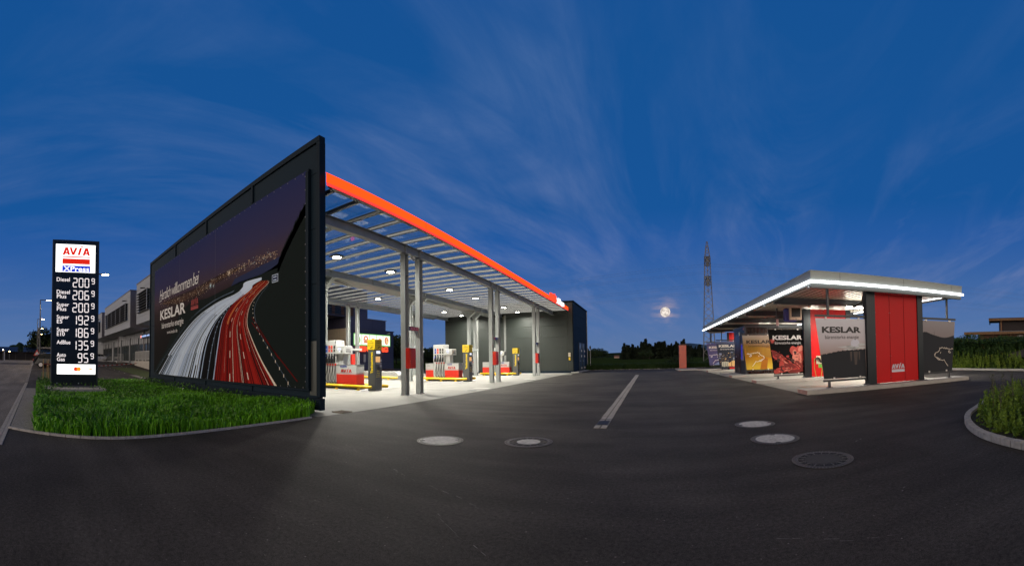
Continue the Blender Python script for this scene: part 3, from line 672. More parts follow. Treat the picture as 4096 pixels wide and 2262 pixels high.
for s in frange(.05, .95, 12): trail(mb, RLp, RRp, s, .05, RED, 5.5, 18, 50)
for s in (.2, .5, .8): trail(mb, RLp, RRp, s, .035, ORG, 6, 34)
trail(mb, RLp, RRp, .97, .03, PAL, 7); trail(mb, RLp, RRp, 0, .012, RED, 7)
trail(mb, RLp, RRp, .30, .014, PAL, 8, 0, 44, (6, 2)); trail(mb, RLp, RRp, .62, .014, PAL, 8, 1, 44, (6, 2))
# guard rails, reflectors and kerb lines
SH = cr([(-23.66, .70), (-20.8, 2.19), (-17.85, 3.54), (-15.32, 4.09), (-13.4, 4.26)], 8); S2 = SH+np.array([.13, .05])
trail(mb, SH, S2, 0, .8, STL, 3); trail(mb, SH-np.array([.2, 0]), S2-np.array([.2, 0]), 0, .3, STL, 3); trail(mb, SH, S2, 1.9, .3, BLU, 3)
GMi = WRp+(RLp-WRp)*.55; trail(mb, GMi, RLp, 0, .10, STL, 3, 0, 36); trail(mb, WRp, RLp, .92, .06, BLU, 3, 0, 40); trail(mb, WRp, RLp, .1, .06, BLU, 3, 0, 30)
RS = cr([(-9.69, .71), (-10.62, 1.64), (-11.54, 2.62), (-11.82, 3.33), (-11.54, 3.75), (-10.94, 4.1)], 8)
trail(mb, RS, RS+np.array([.03, 0]), 0, .5, STL, 3)
for i in range(0, 30, 2): x, z = RS[i]-np.array([.12, -.05]); mb.poly([P(x, z, 4), P(x+.035, z, 4), P(x+.035, z+.11-.003*i, 4), P(x, z+.11-.003*i, 4)], PAL)
for i in range(2, 34, 2): x, z = GMi[i]; mb.poly([P(x, z, 4), P(x+.05, z, 4), P(x+.05, z+.045, 4), P(x, z+.045, 4)], BLU)
mb.poly([P(-12.0, 2.9, 4), P(-11.97, 2.93, 4), P(-9.3, .9, 4), P(-9.33, .87, 4)], DRD); mb.poly([P(-12.0, 3.1, 4), P(-11.97, 3.12, 4), P(-10.3, 1.6, 4), P(-10.32, 1.58, 4)], DRD)
mb.poly([P(*p, 5) for p in [(-10.69, 4.14), (-10.34, 4.14), (-10.34, 4.40), (-10.69, 4.40)]], ICE); mb.poly([P(*p, 6) for p in [(-10.67, 4.16), (-10.36, 4.16), (-10.36, 4.38), (-10.67, 4.38)]], NVY)
for z in (4.2, 4.3): mb.poly([P(*p, 7) for p in [(-10.62, z), (-10.42, z), (-10.42, z+.03), (-10.62, z+.03)]], ICE)
mb.build('motorway_picture', pm, bn)
mb = M(); tp = cr([(-22.6, 5.0), (-20.5, 4.85), (-18.89, 4.80), (-16.71, 4.85), (-15.55, 4.97), (-13.76, 5.08), (-12.43, 5.1), (-11.28, 5.14), (-10.39, 5.10)], 10)
tpm = [mk('town_glow', (.42, .27, .17), .6, var=0), mk('town_pale', (.85, .72, .55), .6, var=0), mk('town_blue', (.55, .75, .85), .6, var=0), mk('town_haze', (.036, .024, .028), .8, var=.3, spec=.05), mk('town_haze_b', (.045, .028, .028), .8, var=.3, spec=.05), mk('town_haze_c', (.058, .034, .030), .8, var=.3, spec=.05), mk('town_haze_d', (.075, .043, .033), .8, var=.3, spec=.05)]
for q in range(4):
    hw = .30-.06*q; top = []; bot = []
    for k in range(0, 62): f = math.sin(math.pi*min(1, k/34 if k < 17 else .5+(k-17)/90)); x, z = tp[k]; top.append(P(x, z+hw*f*.8, 1.2+.2*q)); bot.append(P(x, z-hw*f, 1.2+.2*q))
    mb.poly(top+bot[::-1], 3+q)
for i in range(750):
    u = random.random()**.85*(len(tp)-1.01); k = int(u); x, z = tp[k]+(tp[k+1]-tp[k])*(u-k); z += random.gauss(-.02, .13 if k < 45 else .08); s = random.choice([.010, .013, .016, .024]); m = random.choices([0, 1, 2], [5, 3, .5])[0]
    mb.poly([P(x, z-s, 2), P(x+s, z, 2), P(x, z+s, 2), P(x-s, z, 2)], m)
for x, z, s, m in ((-15.5, 4.86, .11, 2), (-13.76, 5.08, .10, 1), (-15.2, 4.8, .06, 2)):
    for k in range(8): a = k*math.pi/4; mb.poly([P(x+s*1.6*math.cos(a), z+s*1.6*math.sin(a), 2.6), P(x+s*.3*math.cos(a+.4), z+s*.3*math.sin(a+.4), 2.6), P(x, z, 2.6), P(x+s*.3*math.cos(a-.4), z+s*.3*math.sin(a-.4), 2.6)], m)
mb.build('town_lights', tpm, bn)
X1 = (1, 0, 0)
mb = M()
text(mb, 'KESLAR', P(-22.6, 3.97, 9), X1, 4.15, .60, bold=.024, spacing=.98); text(mb, 'bärenstarke energie', P(-22.28, 3.34, 9), X1, 3.56, .45, bold=.004); text(mb, 'www.keslar.de', P(-21.32, 3.07, 9), X1, 1.70, .19)
mb.build('lettering', WHITE, bn)
mb = M(); vs, fs, mx = text2d('Herzlich willkommen bei', -.004, .86, .32); text(mb, 'Herzlich willkommen bei', P(-22.74, 5.20, 9), X1, 6.0, .62, bold=-.004, spacing=.86, shear=.32)
for a in ((-22.85, 5.12), (-19.9, 5.22)): mb.poly([P(a[0], a[1], 9), P(a[0]+.5, a[1]+.03, 9), P(a[0]+.5, a[1]+.06, 9), P(a[0], a[1]+.03, 9)])
mb.build('greeting', WHITE, bn)
avia(M(), P(-17.72, 4.24, 9), X1, .9, .34, bars=True).build('emblem', mk('print_brand_red', (.35, .03, .025), .6, var=0), bn)
mb = M()
for x in frange(-23.7, -9.05, 38): mb.box(x-.014, x+.014, YB-.006, YB, .70, .728); mb.box(x-.014, x+.014, YB-.006, YB, 7.19, 7.218)
for z in frange(.9, 7.1, 15): mb.box(-8.955, -8.927, YB-.006, YB, z-.014, z+.014)
mb.build_sep('eyelet', mk('eyelet', (.22, .22, .25), .4, .5, var=0), bn)
mb = M()
for x in (-19.3, -15.0): mb.box(x-.006, x+.006, YB-.0245, YB-.024, .7, 7.2)
mb.build('print_seam', mk('print_seam', (.10, .09, .13), .6, var=0), bn)
# ================================================================ canopy
GALV = mk('galvanised_steel', (.36, .38, .375), .48, .2, var=.13, scale=5, streak=.3); GALD = mk('galvanised_beam', (.52, .54, .53), .5, .2, var=.15, scale=4)
t = thing('fuel_canopy', 'long glass roofed filling station canopy on paired steel columns with glowing red edge', 'canopy', (-16.3, 24, 0))
ROWX = (-9.9, -16.35, -22.7); PAIRS = (13.78, 14.92, 23.42, 24.56, 33.2, 34.55)
for x in ROWX:
    for y in PAIRS:
        mb = M(); top = 6.2 if x != ROWX[1] else 6.0
        for s in (-1, 1): mb.box(x-.125, x+.125, y+s*.125-.012, y+s*.125+.012, .02, top)
        mb.box(x-.008, x+.008, y-.115, y+.115, .02, top); mb.box(x-.17, x+.17, y-.17, y+.17, .006, .03); mb.box(x-.16, x+.16, y-.16, y+.16, top-.03, top+.005)
        if x != ROWX[1]: mb.box(x-.128, x+.128, y-.14, y+.14, 5.25, 5.28)
        c = mb.build('column', GALV, t, bev=.004)
        if x == ROWX[1]:
            b = M()
            for yy in (y-.10, y+.10): b.prism([(x-.14, yy-.012, 5.62), (x+.14, yy-.012, 5.62), (x+.75, yy-.012, 6.12), (x+.75, yy-.012, 6.19), (x-.75, yy-.012, 6.19), (x-.75, yy-.012, 6.12)], (0, .024, 0))
            for s in (-1, 1): b.prism([(x+s*.13, y-.13, 5.60), (x+s*.13, y+.13, 5.60), (x+s*.76, y+.13, 6.12), (x+s*.76, y-.13, 6.12)], (s*.012, 0, .018))
            b.box(x-.15, x+.15, y-.15, y+.15, 5.55, 5.6); b.build('bracket', GALV, c)
def ibeam(mb, x, y0, y1, z0, z1, w=.24):
    mb.box(x-w/2, x+w/2, y0, y1, z0, z0+.02); mb.box(x-w/2, x+w/2, y0, y1, z1-.02, z1); mb.box(x-.008, x+.008, y0, y1, z0+.02, z1-.02)
    for y in PAIRS+(18.5, 29, 38): mb.box(x-w/2+.01, x+w/2-.01, y-.01, y+.01, z0+.02, z1-.02)
for x in (-9.9, -15.78, -16.92, -22.7): mb = M(); ibeam(mb, x, 7.75, 40.9, 6.255, 6.615); mb.build('beam', GALD, t)
mb = M().box(-16.8, -15.9, 7.8, 40.4, 6.24, 6.262); mb.box(-16.8, -16.78, 7.8, 40.4, 6.262, 6.5); mb.box(-15.92, -15.9, 7.8, 40.4, 6.262, 6.5)
mb.build('gutter', mk('gutter_sheet', (.62, .63, .61), .35, .3, var=.08), t)
mb = M()
for x0, x1, y in ((-16.1, -16.7, 15), (-16.2, -16.1, 26)): mb.tube([(x0, y-.5, 6.2), (x0-.1, y+1, 6.18), (x1, y+2.2, 6.2)], .03, 6); mb.tube([(x0+.12, y-.5, 6.2), (x0+.02, y+1.4, 6.18), (x1, y+2.7, 6.2)], .02, 6)
mb.build_sep('cable', mk('cable_grey', (.25, .25, .25), .6), t)
RAFT = mk('galvanised_rafter', (.46, .50, .53), .24, .9, var=.12, scale=4, streak=.3)
RY = [8.1+1.15*k for k in range(29)]
for y in RY:
    mb = M(); mb.box(-24.6, -8.30, y-.042, y+.042, 6.665, 6.68); mb.box(-24.6, -8.30, y-.042, y+.042, 6.79, 6.80); mb.box(-24.6, -8.30, y-.006, y+.006, 6.68, 6.79, 1)
    mb.build('rafter', [GALD, RAFT], t)
GL = bpy.data.materials.new('roof_glass'); GL.use_nodes = True; g_ = GL.node_tree; g_.nodes.clear()
tr = g_.nodes.new('ShaderNodeBsdfTransparent'); tr.inputs[0].default_value = (.90, .95, .95, 1); gs = g_.nodes.new('ShaderNodeBsdfGlossy'); gs.inputs['Roughness'].default_value = .012; gs.inputs[0].default_value = (.95, 1, .99, 1)
fr = g_.nodes.new('ShaderNodeFresnel'); fr.inputs[0].default_value = 1.42; mx = g_.nodes.new('ShaderNodeMixShader'); oo = g_.nodes.new('ShaderNodeOutputMaterial')
ge = g_.nodes.new('ShaderNodeNewGeometry'); io = g_.nodes.new('ShaderNodeMapRange'); io.inputs[3].default_value = 3.2; io.inputs[4].default_value = 1/3.2
g_.links.new(ge.outputs['Backfacing'], io.inputs[0]); g_.links.new(io.outputs[0], fr.inputs[0])
g_.links.new(fr.outputs[0], mx.inputs[0]); g_.links.new(tr.outputs[0], mx.inputs[1]); g_.links.new(gs.outputs[0], mx.inputs[2]); g_.links.new(mx.outputs[0], oo.inputs[0])
for y0, y1 in zip([7.8]+RY, RY+[40.38]): M().poly([(-24.6, y0+.02, 6.815), (-8.30, y0+.02, 6.815), (-8.30, y1-.02, 6.815), (-24.6, y1-.02, 6.815)]).build('roof_pane', GL, t)
FR = mke('red_edge_light', (1, .055, .006), 2.2); FRP = mke('red_edge_underlight', (1, .05, .045), 1.3)
mb = M().poly([(-8.20, 7.57, 6.72), (-8.20, 40.42, 6.72), (-8.20, 40.42, 7.01), (-8.20, 7.57, 7.01)]); mb.poly([(-8.20, 7.57, 7.01), (-8.20, 40.42, 7.01), (-8.24, 40.42, 7.02), (-8.24, 7.57, 7.02)]); M().box(-8.275, -8.202, 7.70, 40.42, 6.72, 7.005).build('edge_case', MATS['anthracite_trim'], t); f = mb.build('edge_light', FR, t); M().box(-8.27, -8.192, 7.70, 40.42, 6.622, 6.714).build('edge_case', MATS['anthracite_trim'], t)
M().poly([(-8.185, 7.57, 6.62), (-8.185, 40.42, 6.62), (-8.185, 40.42, 6.715), (-8.185, 7.57, 6.715)]).build('edge_lip', FRP, t)
M().box(-8.31, -8.19, 7.79, 40.42, 6.595, 6.607).build('edge_trim', mk('trim_grey', (.35, .33, .31), .5), t)
mb = M()
for y in (12.9, 18.2, 23.5, 28.8, 34.1): mb.box(-8.199, -8.195, y, y+.012, 6.72, 7.01)
mb.build('edge_joint', mk('red_joint', (.25, .02, .01), .6), t)
M().box(-24.7, -24.6, 7.78, 40.42, 6.5, 6.92).build('rear_edge', GALD, t)
mb = M(); Y1 = (0, 1, 0)
avia(mb, (-8.02, 32.0, 6.72), Y1, 2.5, .64); v0 = list(mb.v)
lb = M(); lb.add([(-8.02, y, z) for _, y, z in mb.v], mb.f)
for f_ in mb.f: lb.prism([mb.v[i] for i in f_], (-.14, 0, 0))
lb.build('brand_letters', mke('red_letter_light', (1, .05, .02), 1.9), t)
mb = M(); text(mb, 'XPress', (-8.02, 34.75, 6.66), Y1, 2.85, .54, bold=.03); lb = M()
lb.add([(x-.12, y, z) for x, y, z in mb.v], mb.f); lb.add(mb.v, mb.f); lb.build('name_letters', mke('white_letter_light', (.92, .96, 1), 2.2), t)
mb = M()
for y in (8.9, 40.85): mb.tube([(-9.9, y, 6.2), (-9.9, y, 6.02), (-9.82, y-.12, 5.98)], [.04, .04, .06], 8)
mb.tube([(-22.7, 40.8, 6.2), (-22.7, 40.8, 6.0), (-22.6, 40.7, 5.96)], [.04, .04, .06], 8)
mb.tube([(-9.85, 14.3, 6.18), (-9.72, 14.3, 6.02)], [.07, .07], 8); mb.build_sep('camera', mk('white_plastic', (.7, .7, .68), .4), t)
# ceiling lights
LAMP = mke('lamp_lens', (1, .97, .80), 55.)
cl0 = None
for lane, x in (('near lane', -13.25), ('far lane', -19.8)):
    for k, y in enumerate((12.9, 17.1, 23.9, 28.2, 34.5, 38.4)):
        o = thing('canopy_light', ('first', 'second', 'third', 'fourth', 'fifth', 'sixth')[k]+' round canopy light from the billboard in the %s of pumps' % lane, 'lamp', (x, y, 6.54), 'round lights under the glass canopy') if cl0 is None else cl0.copy()
        if cl0 is None:
            M().box(x-.27, x+.27, y-.27, y+.27, 6.49, 6.60).build('housing', mk('lamp_housing', (.14, .15, .15), .5), o, bev=.05)
            M().disc((x, y), .20, 6.484, 24).build('lens', LAMP, o); cl0 = o
        else:
            COL.objects.link(o); o.location = (x, y, 6.54); o['label'] = ('first', 'second', 'third', 'fourth', 'fifth', 'sixth')[k]+' round canopy light from the billboard in the %s of pumps' % lane
            for ch in cl0.children:
                if ch.type == 'MESH': c = ch.copy(); COL.objects.link(c); c.parent = o
        ld = bpy.data.lights.new('lamp_glow', 'AREA'); ld.shape = 'DISK'; ld.size = .38; ld.energy = P_CANOPY; ld.color = (1, .965, .85); ld.spread = R(165)
        lo = bpy.data.objects.new('lamp_glow', ld); COL.objects.link(lo); lo.parent = o; lo.location = (0, 0, -.065)
# red cabinets and sign bars on the column pairs
REDP = mk('red_lacquer', (.50, .022, .014), .25, var=.06, scale=2, coat=.4)
pairs = [(13.78, 14.92), (23.42, 24.56), (33.2, 34.55)]; ordn = ('nearest the billboard', 'in the middle', 'nearest the dark building')
for k, (ya, yb) in enumerate(pairs):
    y = ya+.19; x = -9.95
    o = thing('towel_cabinet', 'red wall cabinet on the front column pair %s' % ordn[k], 'cabinet', (x, y, 1.15), 'red cabinets on the column pairs')
    M().box(x+.18, x+.42, y-.34, y+.09, 1.17, 2.06).build('case', REDP, o, bev=.015)
    M().box(x+.42, x+.445, y-.32, y+.07, 1.19, 2.04).build('door', REDP, o, bev=.008); M().box(x+.445, x+.46, y+.02, y+.05, 1.55, 1.63).build('latch', MATS['cast_iron'], o)
    o = thing('sign_bar', 'narrow crossbar with fuel label strip between the front columns %s' % ordn[k], 'sign', (x, (ya+yb)/2, 2.95), 'label bars between the column pairs')
    mb = M().box(x-.03, x+.10, ya+.14, yb-.14, 2.86, 3.04); mb.build('bar', GALV, o)
    M().prism([(x+.02, yb-.14, 2.86), (x+.02, yb-.14, 2.55), (x+.02, yb-.42, 2.86)], (.03, 0, 0)).build('gusset', GALV, o)
    mb = M(); n = 4; L_ = yb-ya-.30
    cols = ([0, 1, 1, 1], [0, 1, 2, 2], [0, 2, 2, 0])[k]
    for i in range(n): mb.box(x+.10, x+.104, ya+.15+L_*i/n, ya+.15+L_*(i+1)/n-.012, 2.875, 3.025, cols[i])
    for i in range(n): mb.box(x+.104, x+.106, ya+.18+L_*i/n, ya+.15+L_*(i+.75)/n, 2.93, 2.955, 3); mb.box(x+.104, x+.106, ya+.18+L_*i/n, ya+.15+L_*(i+.55)/n, 2.98, 2.995, 3)
    mb.build('label_strip', [mk('label_black', (.02, .02, .03), .5), mk('label_red', (.55, .03, .06), .5), mk('label_blue', (.05, .08, .35), .5), mk('label_text', (.6, .55, .6), .5)], o)
    for row, xx, nm in ((1, -16.35, 'middle'), (2, -22.7, 'rear')):
        M2 = M().box(xx+.10, xx+.2, ya+.14, yb+.35, 2.42, 2.60)
        tag(M2.build('crossbar', GALV), 'plain steel crossbar on the %s column pair %s' % (nm, ordn[k]), 'bar', 'crossbars on the inner column pairs')
for k, (ya, yb) in enumerate(pairs[1:2]):
    o = thing('towel_cabinet', 'red cabinet on the rear column pair, seen behind the front columns', 'cabinet', (-22.7, ya+.2, 1.15), 'red cabinets on the column pairs'); M().box(-22.9, -22.5, ya+.2, ya+.62, 1.1, 2.1).build('case', REDP, o, bev=.015); M().box(-22.5, -22.475, ya+.22, ya+.6, 1.12, 2.08).build('door', REDP, o)
# ================================================================ dark building at the far end
CLAD = mk('green_grey_cladding', (.014, .019, .0165), .5, .2, var=.08, scale=1.2, bump=.04, bscale=14)
t = thing('shop_building', 'windowless anthracite panel building closing the far end of the canopy', 'building', (-15.5, 44, 0))
mb = M().box(-23.1, -7.75, 40.52, 50.0, .02, 7.62, 1); zz = [.25, 1.45, 2.65, 3.85, 5.05, 6.25, 7.45]
mb.box(-23.12, -7.8, 40.45, 40.52, .02, .24, 2)
for a, b in zip(zz, zz[1:]):
    for x0, x1 in ((-23.1, -18.9), (-18.7, -15.55), (-15.3, -8.3)): mb.box(x0+.008, x1-.008, 40.44, 40.53, a+.008, b-.008)
mb.box(-8.29, -7.78, 40.43, 40.53, .25, 7.5); mb.build('front_wall', [CLAD, SEAM, DARK2], t)
mb = M(); 
for x0, x1 in ((-18.9, -18.7), (-15.55, -15.3)): mb.box(x0, x1, 40.42, 40.5, .25, 6.5)
mb.build('wall_ribs', mk('rib_grey', (.16, .165, .16), .45, .3), t)
mb = M()
for a, b in zip([.1, 1.6, 3.4, 5.0, 6.4], [1.6, 3.4, 5.0, 6.4, 7.6]):
    for y0, y1 in ((40.53, 45.2), (45.2, 49.98)):
        mb.box(-7.76, -7.70, y0+.01, y1-.01, a+.008, b-.008)
mb.build('side_wall', DARK, t); M().box(-23.2, -7.62, 40.36, 50.08, 7.6, 7.72).build('parapet', DARK2, t, bev=.01)
M().box(-7.70, -7.64, 49.9, 50.0, .1, 7.6).build('corner_trim', mk('trim_light', (.4, .38, .35), .5), t)
for k, (y0, y1) in enumerate(((43.6, 45.3), (45.75, 47.5))):
    d = M().box(-7.70, -7.645, y0, y1, .12, 3.35).build('door', mk('door_dark', (.035, .05, .06), .4, .3), t, bev=.006)
    M().box(-7.645, -7.635, y0+.35, y1-.35, 2.6, 3.2).build('window', mk('door_glass', (.25, .3, .36), .15), d)
    mb = M()
    for z in (.3, 1.7, 2.3): mb.box(-7.645, -7.60, y1-.16, y1-.05, z, z+.22)
    mb.tube([(-7.62, y0+.1, 1.25), (-7.56, y0+.1, 1.25), (-7.56, y0+.5, 1.25)], .03, 6); mb.build_sep('handle', mk('steel_bright', (.7, .7, .7), .3, .7, var=0), d)
o = thing('call_box', 'small white call box with a yellow plate on the dark building wall', 'box', (-8.15, 40.4, 1.8)); M().box(-8.26, -8.0, 40.33, 40.43, 1.72, 2.15).build('case', mk('box_beige', (.5, .45, .36), .4), o, bev=.02); M().box(-8.22, -8.04, 40.36, 40.43, 1.36, 1.66).build('plate', mk('yellow_paint', (.75, .50, .02), .4), o)
mb = M().box(-8.0, -7.2, 40.4, 47.8, .0, .10); st(mb.build('building_apron', CONCF))
# ================================================================ pumps
PW = mk('pump_white', (.50, .505, .49), .35, var=.04); PR = mk('pump_red', (.60, .022, .008), .4, var=.05); BL = mk('black_rubber', (.012, .012, .013), .5, var=0); YEL = mk('yellow_rail', (.80, .53, .02), .35, var=.06); GRT = mk('terminal_grey', (.085, .088, .09), .4, .2, var=.06)
BRED = mk('brand_red', (.50, .025, .02), .4, var=0); BBLU = mk('brand_blue', (.02, .04, .22), .4, var=0); LBL = [mk('fuel_'+n, c, .4, var=0) for n, c in (('blue', (.02, .08, .42)), ('red', (.75, .06, .02)), ('black', (.03, .028, .024)), ('brown', (.06, .05, .035)))]
SCR = mke('pump_screen', (.85, .88, 1), 1.1); INK = mk('ink', (.02, .02, .022), .5, var=0); CHR = mk('nozzle_grey', (.45, .46, .48), .3, .6, var=0)
YTX = mk('yellow_print', (.80, .58, .0), .45, var=0)
def cab(t, x0, x1, y0, d, name='cabinet'):
    c = M().box(x0, x1, y0, y0+d, .86, 1.30).build(name, PW, t, bev=.008)
    M().box(x0, x1, y0, y0+d, .28, .80).build('red_base', PR, c, bev=.008); mb = M().box(x0+.003, x1-.003, y0+.003, y0+d-.003, .80, .86)
    mb.build('white_stripe', PW, c); M().box(x0-.002, x1+.002, y0-.002, y0+d+.002, .836, .85).build('red_line', PR, c); M().box(x0-.01, x1+.01, y0-.01, y0+d+.01, 1.30, 1.325).build('lid', mk('lid_dark', (.2, .2, .2), .5), c)
    return c
def dispenser(n0, cx=-2.03, dx_=-.86, cols=(0, 1, 2, 3)):
    """local: x to the right, y away; origin at the front right ground corner of the payment terminal"""
    t = thing('fuel_dispenser', 'x', 'fuel pump')
    B, C_, D = cx-.94, cx, dx_
    y0 = .05; d = .62
    M().box(B-.02, D+.0, y0+.05, y0+d+.05, .0, .28).build('plinth', BL, t)
    M().box(B, C_, y0, y0+d+.05, .28, 2.68).build('body', PW, t, bev=.012)
    M().box(C_+.01, C_+.42, y0+.12, y0+d-.05, 1.3, 2.0).build('neck', mk('pump_shade', (.5, .51, .5), .35, var=.04), t, bev=.03)
    c = cab(t, C_+.02, D, y0, d); x0 = C_+.02; w = D-x0
    avia(M(), (x0+w*.22, y0-.004, .90), X1, w*.56, .22).build('emblem', BRED, c)
    M().box(x0+w*.21, x0+w*.53, y0-.004, y0, 1.17, 1.275).build('name_plate', BBLU, c); text(M(), 'XPress', (x0+w*.23, y0-.006, 1.19), X1, w*.28, .065, bold=.02).build('name_letters', PW, c)
    h = M().box(C_+.0, C_+.66, y0-.06, y0+d+.02, 1.90, 2.34).build('display_head', PW, t, bev=.02)
    mb = M().box(C_+.20, C_+.44, y0-.064, y0-.06, 2.12, 2.25); mb.box(C_+.27, C_+.38, y0-.064, y0-.06, 2.02, 2.08); mb.build('screen', SCR, h)
    mb = M().box(C_+.06, C_+.10, y0-.064, y0-.06, 2.10, 2.14)
    text(mb, str(n0), (C_+.48, y0-.065, 1.98), X1, .075, .13, bold=.015); text(mb, str(n0), (C_-.05-.03, y0-.004, 2.50), X1, .05, .11)
    text(mb, str(n0+1), (C_+.004, y0+.48, 2.50), Y1, .06, .11)
    for k in range(3): mb.box(C_+.661, C_+.664, y0+.12, y0+.45, 2.18-k*.035, 2.19-k*.035)
    for k in range(4): mb.box(C_+.661, C_+.664, y0+.12+k*.1, y0+.19+k*.1, 2.0, 2.07)
    mb.build('markings', INK, h)
    n = len(cols)
    for k, cc in enumerate(cols):
        x = B+.12+k*(C_-B-.16)/(n-.3)
        mb = M().box(x-.01, x+.12, y0-.004, y0, 2.02, 2.17); mb.box(x-.01, x+.12, y0-.004, y0, 2.20, 2.39); mb.build('fuel_label', LBL[cc], t)
        mb = M().box(x-.015, x+.125, y0-.003, y0, 1.42, 1.94); mb.box(x, x+.11, y0-.09, y0, 1.42, 1.62); mb.bar((x+.055, y0-.06, 1.5), (x+.055, y0-.05, 1.82), .07); nz = mb.build('nozzle', [BL], t)
        mb = M(); mb.tube([(x+.03, y0-.10, 1.66), (x+.07, y0-.12, 1.76), (x+.09, y0-.09, 1.84)], [.03, .032, .02], 8); mb.build('lever', CHR if cc else mk('adblue_plastic', (.08, .15, .7), .4), nz)
        mb = M(); e = x+.13
        mb.tube([tuple(q) for q in cr([(e+.03, y0-.03, 1.34), (e+.01, y0-.06, 1.0), (e-.06+.015*k, y0-.10, .62), (e-.01+.02*k, y0-.12, .42), (e+.10, y0-.10, .33), (e+.18, y0-.03, .37)], 5)], .018, 6); mb.tube([(e+.03, y0-.03, .3), (e+.03, y0-.03, 1.34)], .014, 6)
        hs = mb.build('hose', BL, t); M().tube([(e+.03, y0-.03, 1.28), (e+.03, y0-.03, 1.38)], .04, 8).build('coupling', PR, hs)
    return t
def terminal():
    t = thing('payment_terminal', 'x', 'payment terminal')
    M().box(-.47, 0, 0, .54, .0, 2.08).build('body', GRT, t, bev=.008); M().box(-.50, .012, -.02, .545, 2.08, 2.60).build('sign_head', mk('sign_yellow', (.72, .50, .012), .45, var=.05), t, bev=.008)
    mb = M(); text(mb, 'Tankautomat', (-.14, -.004, .88), (0, 0, 1), 1.1, .16, uz=(-1, 0, 0), bold=.05)
    for i, (s, z) in enumerate((('für', .98), ('Säule', .88), ('1-10', .78), ('freischalten', .70))): text(mb, s, (.004, .13 if i < 3 else .06, z), Y1, .24 if i < 3 else .4, .06 if i < 3 else .04, bold=.01)
    mb.build('lettering', YTX, t)
    mb = M()
    for o, u, f in (((-.50, -.024, 0), X1, .51), ((.016, -.01, 0), Y1, .54)):
        o = Vector(o); u = Vector(u)
        text(mb, 'Tank-', o+u*(f*.27)+Vector((0, 0, 2.49)), u, f*.42, .07); text(mb, 'automat', o+u*(f*.14)+Vector((0, 0, 2.39)), u, f*.72, .075)
        text(mb, 'Pay station', o+u*(f*.12)+Vector((0, 0, 2.27)), u, f*.76, .06, bold=-.008)
        for k in range(2): mb.add([o+u*(f*(.40+.1*k))+Vector((0, 0, 2.14+.04*k)), o+u*(f*(.62+.1*k))+Vector((0, 0, 2.17+.04*k)), o+u*(f*(.58+.1*k))+Vector((0, 0, 2.20+.04*k)), o+u*(f*(.36+.1*k))+Vector((0, 0, 2.17+.03*k))], [(0, 1, 2, 3)])
    mb.build('print', INK, t)
    s = M().box(0, .004, .06, .48, 1.84, 2.06).build('screen_bezel', INK, t); M().box(.004, .008, .10, .42, 1.88, 2.03).build('screen', SCR, s)
    M().box(0, .01, .05, .40, 1.45, 1.74).build('note_slot', mke('warm_slot', (1, .55, .22), .8), t)
    mb = M().box(0, .02, .38, .52, 1.48, 1.60); mb.box(0, .02, .08, .50, 1.36, 1.42); mb.box(0, .012, .38, .52, 1.20, 1.33); mb.build('keypad', mk('keypad', (.4, .42, .45), .35, .4), t); M().box(.0, .008, .18, .38, 1.05, 1.24).build('receipt_tray', INK, t)
    return t
def rail(x0, x1, y, n=3):
    o = thing('bumper_rail', 'x', 'bumper rail', ((x0+x1)/2, y, 0))
    e = .11; M().tube([(x0+.0, y, .20), (x0+.03, y, .2), (x1-.03, y, .2), (x1, y, .2)], [.05, .082, .082, .05], 14).build('pipe', YEL, o)
    for x in frange(x0+.45, x1-.9, n-1): mb = M().box(x-.05, x+.05, y-.05, y+.05, .014, .14); mb.box(x-.11, x+.11, y-.10, y+.10, .006, .014); mb.build('foot', YEL, o)
    return o
near = ('island beside the billboard', 'middle pump island', 'island nearest the dark building')
D0 = dispenser(5); D1 = dispenser(1, -2.86, -1.33, cols=(0, 1, 1, 2)); D2 = dispenser(7)
T0_ = terminal()
spots = [(-12.57, 14.90), (-12.09, 24.51), (-12.04, 34.8)]
for i, (x, y) in enumerate(spots):
    d = (D1, D0, D2)[i]; d.location = (x, y, 0); d['label'] = 'white and red fuel pump number %d on the front %s' % ((1, 5, 7)[i], near[i]); d['group'] = 'fuel pumps under the canopy'
    o = T0_ if i == 0 else copy_tree(T0_); o.location = (x, y, 0); o['label'] = 'dark grey payment terminal with yellow head, %s' % near[i]; o['group'] = 'payment terminals on the pump islands'
    x0 = x-3.85-.8*(i == 0)
    for yy, s in ((y-.16, 'front'), (y+1.0, 'back')):
        o = rail(x0, x-.1+(.12 if s == 'back' else 0), yy); o['label'] = 'yellow bumper rail along the %s of the front %s' % (s, near[i]); o['group'] = 'yellow bumper rails around the pumps'
    o = thing('additive_cabinet', 'low white and red cabinet at the rear end of the %s' % near[i], 'cabinet', (x-3.35, y, 0), 'side cabinets beside the pumps'); c = cab(o, x-3.66-.86*(i == 0), x-2.99-.86*(i == 0), y+.05, .62, 'case')
    if i == 1: text(M(), 'AdBlue', (x-3.56, y+.046, 1.10), X1, .30, .08).build('lettering', mk('grey_print', (.2, .2, .2), .5), c)
    M().box(x-3.68-.86*(i == 0), x-2.98-.86*(i == 0), y+.1, y+.7, .006, .28).build('plinth', BL, o)
D3 = thing('fuel_dispenser', 'narrow white fuel dispenser with one blue label behind the middle payment terminal', 'fuel pump', (-14.52, 34.95, 0), 'fuel pumps under the canopy')
for ch in list(D0.children):
    if ch.name.split('.')[0] in ('body', 'plinth', 'fuel_label', 'nozzle', 'hose'): copy_tree(ch, D3) if ch.name.split('.')[0] != 'plinth' else None
M().box(-17.5, -16.56, 35.02, 35.6, .006, .28).build('plinth', BL, D3)
